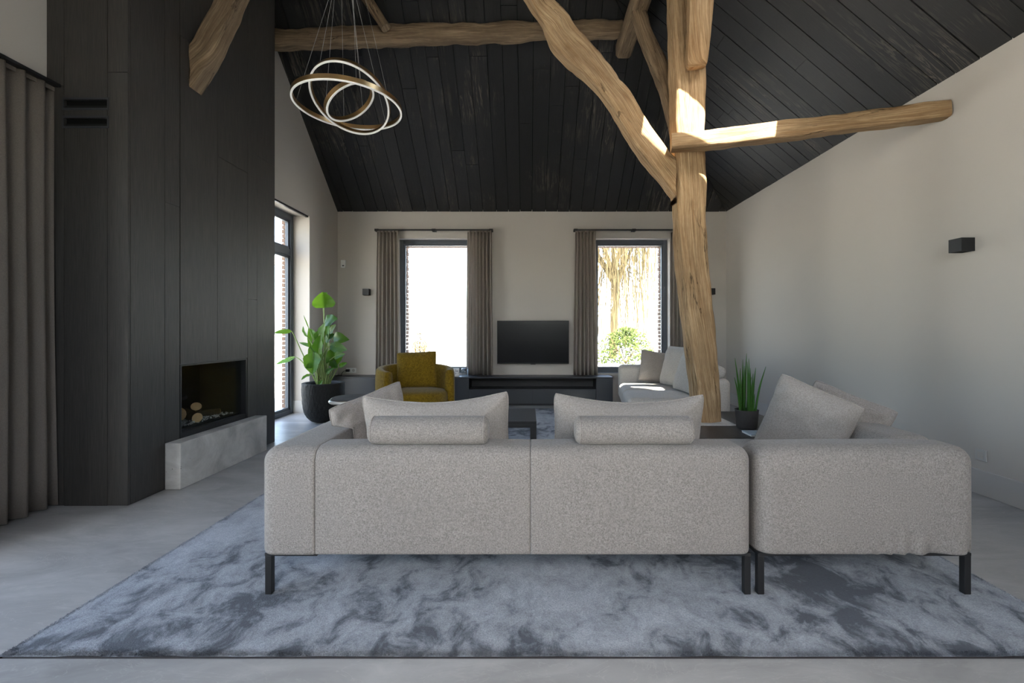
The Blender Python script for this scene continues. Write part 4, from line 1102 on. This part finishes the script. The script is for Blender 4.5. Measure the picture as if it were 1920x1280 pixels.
for i, (b, tp, wpx, dark, dn) in enumerate(LV):
    yb = PY + rnd.uniform(-.14, .10); yt = yb + rnd.uniform(-.10, .06) - (.05 if dn else 0)
    B, T_ = W(*b, yb), W(*tp, yt)
    nr = Vector((rnd.uniform(-.35, .35), -1, .25 + dn))
    o = leaf_mesh(B, T_, wpx * 5.8 / F, nr, rnd.uniform(-.05, .12), .75 if i == 0 else rnd.uniform(.15, .5)).put('leaf', M['leaf_dark' if dark else 'leaf'], pn, smooth=True)
    root = Vector((PX + rnd.uniform(-.07, .07), PY + rnd.uniform(-.07, .07), .45)); mid = root.lerp(B, .55) + Vector((0, 0, .06)) + (root - Vector((PX, PY, .45))) * .4
    if b[1] < 715: sweep([root, mid, B, B.lerp(T_, .35)], [.010, .008, .005, .003], [.010, .008, .005, .003], (0, 1, 0), n=1, power=2, sub=4).put('stalk', M['stem'], pn, smooth=True)
for k in range(5):
    a = 2 * PI * k / 5; r_ = Vector((PX + .05 * math.cos(a), PY + .05 * math.sin(a), .45))
    sweep([r_, r_ + Vector((.02 * math.cos(a), .02 * math.sin(a), .3))], [.013, .008], [.013, .008], (0, 1, 0), n=1, power=2, sub=3).put('stalk', M['stem'], pn, smooth=True)
# spear plant on the low table
QY = 3.87; QX = W(1400, 803, QY).x; QZ = TZ1
sp = thing('small_pot', 'small dark stone pot standing on the dark low table', 'pot', (QX, QY, QZ))
lathe([(0, 0), (.072, 0), (.08, .01), (.092, .15), (.094, .155), (.086, .155), (.082, .13), (0, .13)], 40, 0, 0).put('body', M['pot2'], sp, False, True); lathe([(.083, .132), (0, .134)], 24).put('soil', M['soil'], sp, False)
sn = thing('spear_plant', 'upright spear-leaved plant in the small stone pot', 'plant', (QX, QY, QZ + .133))
tips = [(1378, 671), (1400, 662), (1404, 672), (1393, 673), (1417, 689), (1436, 687), (1409, 706), (1377, 707), (1382, 698), (1396, 686), (1401, 678), (1388, 690), (1412, 700), (1407, 690), (1391, 710), (1415, 738)]
for i, tpx in enumerate(tips):
    a = i * 2.4; rr = .012 + .045 * ((i * .618) % 1)
    B = Vector((QX + max(-.06, min(.06, (tpx[0] - 1400) * .0028)) + .008 * math.cos(a), QY + rr * math.sin(a), QZ + .125)); T_ = W(*tpx, QY + rr * math.sin(a) * 1.5)
    md = B.lerp(T_, .5) + Vector(((B.x - T_.x) * .12, 0, .01))
    sweep([B, md, T_], [.0085, .0078, .0012], [.0085, .0078, .0012], (0, 1, 0), n=2, power=2, sub=5).put('spear_leaf', M['spike'], sn, smooth=True)
p = W(1403, 812, 3.66); mg = thing('magazine', 'pale blue magazine lying at the edge of the dark low table', 'magazine', (p.x + .04, 3.66, TZ1))
M['paper'] = plain('magazine_cover', (.42, .52, .62), .3, .5, 0, .5, 25)
box('cover', p.x - .03, p.x + .17, 3.55, 3.71, TZ1 + .012, TZ1 + .016, M['paper'], mg); box('pages', p.x - .028, p.x + .168, 3.552, 3.708, TZ1, TZ1 + .012, M['white'], mg)

# ------------------------------------------------------------------ outside
gd = MB().raw([(-90, -60, -.12), (90, -60, -.12), (90, 160, -.12), (-90, 160, -.12)], [[0, 1, 2, 3]]).put('ground', M['ground']); tag(gd, 'bright pale lawn and gravel outside', 'ground', kind='structure')
te = thing('terrace', 'stone tiled terrace outside the glazed door', 'terrace', (-5, 6, -.12), kind='structure')
for i in range(5):
    for j in range(8): box('tile', -3.42 - (i + 1) * .8 + .004, -3.42 - i * .8 - .004, 2.5 + j * .8 + .004, 3.3 + j * .8 - .004, -.12, -.04, M['terrace'], te)
# willow
wl = thing('willow_tree', 'bare weeping willow outside the window', 'tree', (3.9, 21.5, -.12))
WB = Vector((3.9, 21.5, -.12))
sweep([WB, WB + Vector((.1, 0, 1.6)), WB + Vector((0.2, .1, 3.2)), WB + Vector((.1, .1, 4.4))], [.2, .16, .14, .1], [.2, .16, .14, .1], (0, 1, 0), n=3, power=2, rough=.05, seed=4).put('trunk', M['willow'], wl, smooth=True)
rnd = random.Random(21); V, Fs = [], []
for k in range(9):
    a = 2 * PI * k / 9 + .3; s = WB + Vector((.1, .1, 3.0 + .15 * k)); L = rnd.uniform(1.8, 3.4)
    e = s + Vector((math.cos(a) * L, math.sin(a) * L, rnd.uniform(2.4, 4.2))); md = s.lerp(e, .5) + Vector((0, 0, .5))
    sweep([s, md, e], [.12, .08, .03], [.12, .08, .03], (0, 1, 0) if abs(math.sin(a)) < .8 else (1, 0, 0), n=1, power=2, sub=4).put('limb', M['willow'], wl, smooth=True)
    for q in range(36):
        t_ = rnd.uniform(.25, 1); p = (s.lerp(md, t_ * 2) if t_ < .5 else md.lerp(e, t_ * 2 - 1)) + Vector((rnd.gauss(0, .5), rnd.gauss(0, .5), rnd.gauss(.2, .3)))
        ln = rnd.uniform(2.5, 6.5); ln = min(ln, p.z - .9); dx, dy = rnd.gauss(0, .25), rnd.gauss(0, .25); w_ = rnd.uniform(.012, .028); ns = 5
        for c in range(ns + 1):
            u = c / ns; o_ = p + Vector((dx * math.sin(u * 1.5) + .05 * math.sin(u * 9 + q), dy * math.sin(u * 1.5), .25 * math.sin(min(1, u * 2) * PI) * .6 - ln * u))
            ww = w_ * (1 - .6 * u)
            V += [o_ + Vector((ww, 0, 0)), o_ + Vector((-ww * .5, ww * .87, 0)), o_ + Vector((-ww * .5, -ww * .87, 0))]
            if c:
                b = len(V) - 6
                for r_ in range(3): Fs.append([b + r_, b + (r_ + 1) % 3, b + 3 + (r_ + 1) % 3, b + 3 + r_])
o = MB().raw(V, Fs).put('hanging_twigs', M['willow'], wl); o['kind'] = 'stuff'
def bush(label, c, rx, rz, nlf, size, mat, seed, name='bush'):
    rnd = random.Random(seed); t_ = thing(name, label, 'bush', c); V, Fs = [], []; c = Vector(c)
    for k in range(nlf):
        a = rnd.uniform(0, 2 * PI); r_ = rnd.uniform(.3, 1) ** .5; el = rnd.uniform(0, PI / 2)
        p = c + Vector((rx * r_ * math.cos(a) * math.cos(el), rx * r_ * math.sin(a) * math.cos(el), rz * r_ * math.sin(el) + .05))
        s = Vector((rnd.gauss(0, 1), rnd.gauss(0, 1), rnd.gauss(0, 1))).normalized() * size; u = s.orthogonal().normalized() * size * .45
        b = len(V); V += [p - s, p + u, p + s, p - u]; Fs.append([b, b + 1, b + 2, b + 3])
    o = MB().raw(V, Fs).put('foliage', M[mat], t_); o['kind'] = 'stuff'
    for k in range(7):
        a = 2 * PI * k / 7; tube([c, c + Vector((rx * .6 * math.cos(a), rx * .6 * math.sin(a), rz * .8))], .02, 4).put('branch', M['willow'], t_)
bush('round leafy bush in front of the willow', (3.75, 17.8, -.12), 1.25, 1.35, 1300, .085, 'bush', 5)
bush('small sparse shrub on the bright lawn', (-3.4, 14.6, -.12), .36, 1.15, 240, .045, 'willow', 6, 'shrub')
fn = thing('garden_fence', 'distant grey slat fence beyond the lawn', 'fence', (-9.5, 62, -.12))
for k in range(12):
    if k in (2,): continue
    xx = W(842 + k * 3.0, 600, 62).x; box('slat', xx, xx + .14, 62, 62.05, -.12, 2.7 + .25 * math.sin(k * 2.2), M['fence'], fn)
box('fence_rail', W(840, 600, 62).x, W(878, 600, 62).x, 62.06, 62.1, 1.2, 1.35, M['fence'], fn)
pg = thing('pergola', 'white timber pergola over the terrace', 'pergola', (-5.5, 8.5, -.12))
M['paint'] = plain('white_paint', (.6, .58, .54), .6)
for (a, b, c, d, z0, z1) in ((-8.2, -3.55, 9.6, 9.72, 2.52, 2.70), (-8.2, -3.55, 3.4, 3.52, 2.52, 2.70)): box('beam', a, b, c, d, z0, z1, M['paint'], pg)
for (x, y) in ((-8.1, 9.6), (-8.1, 3.4)): box('post', x - .06, x + .06, y, y + .12, -.12, 2.52, M['paint'], pg)
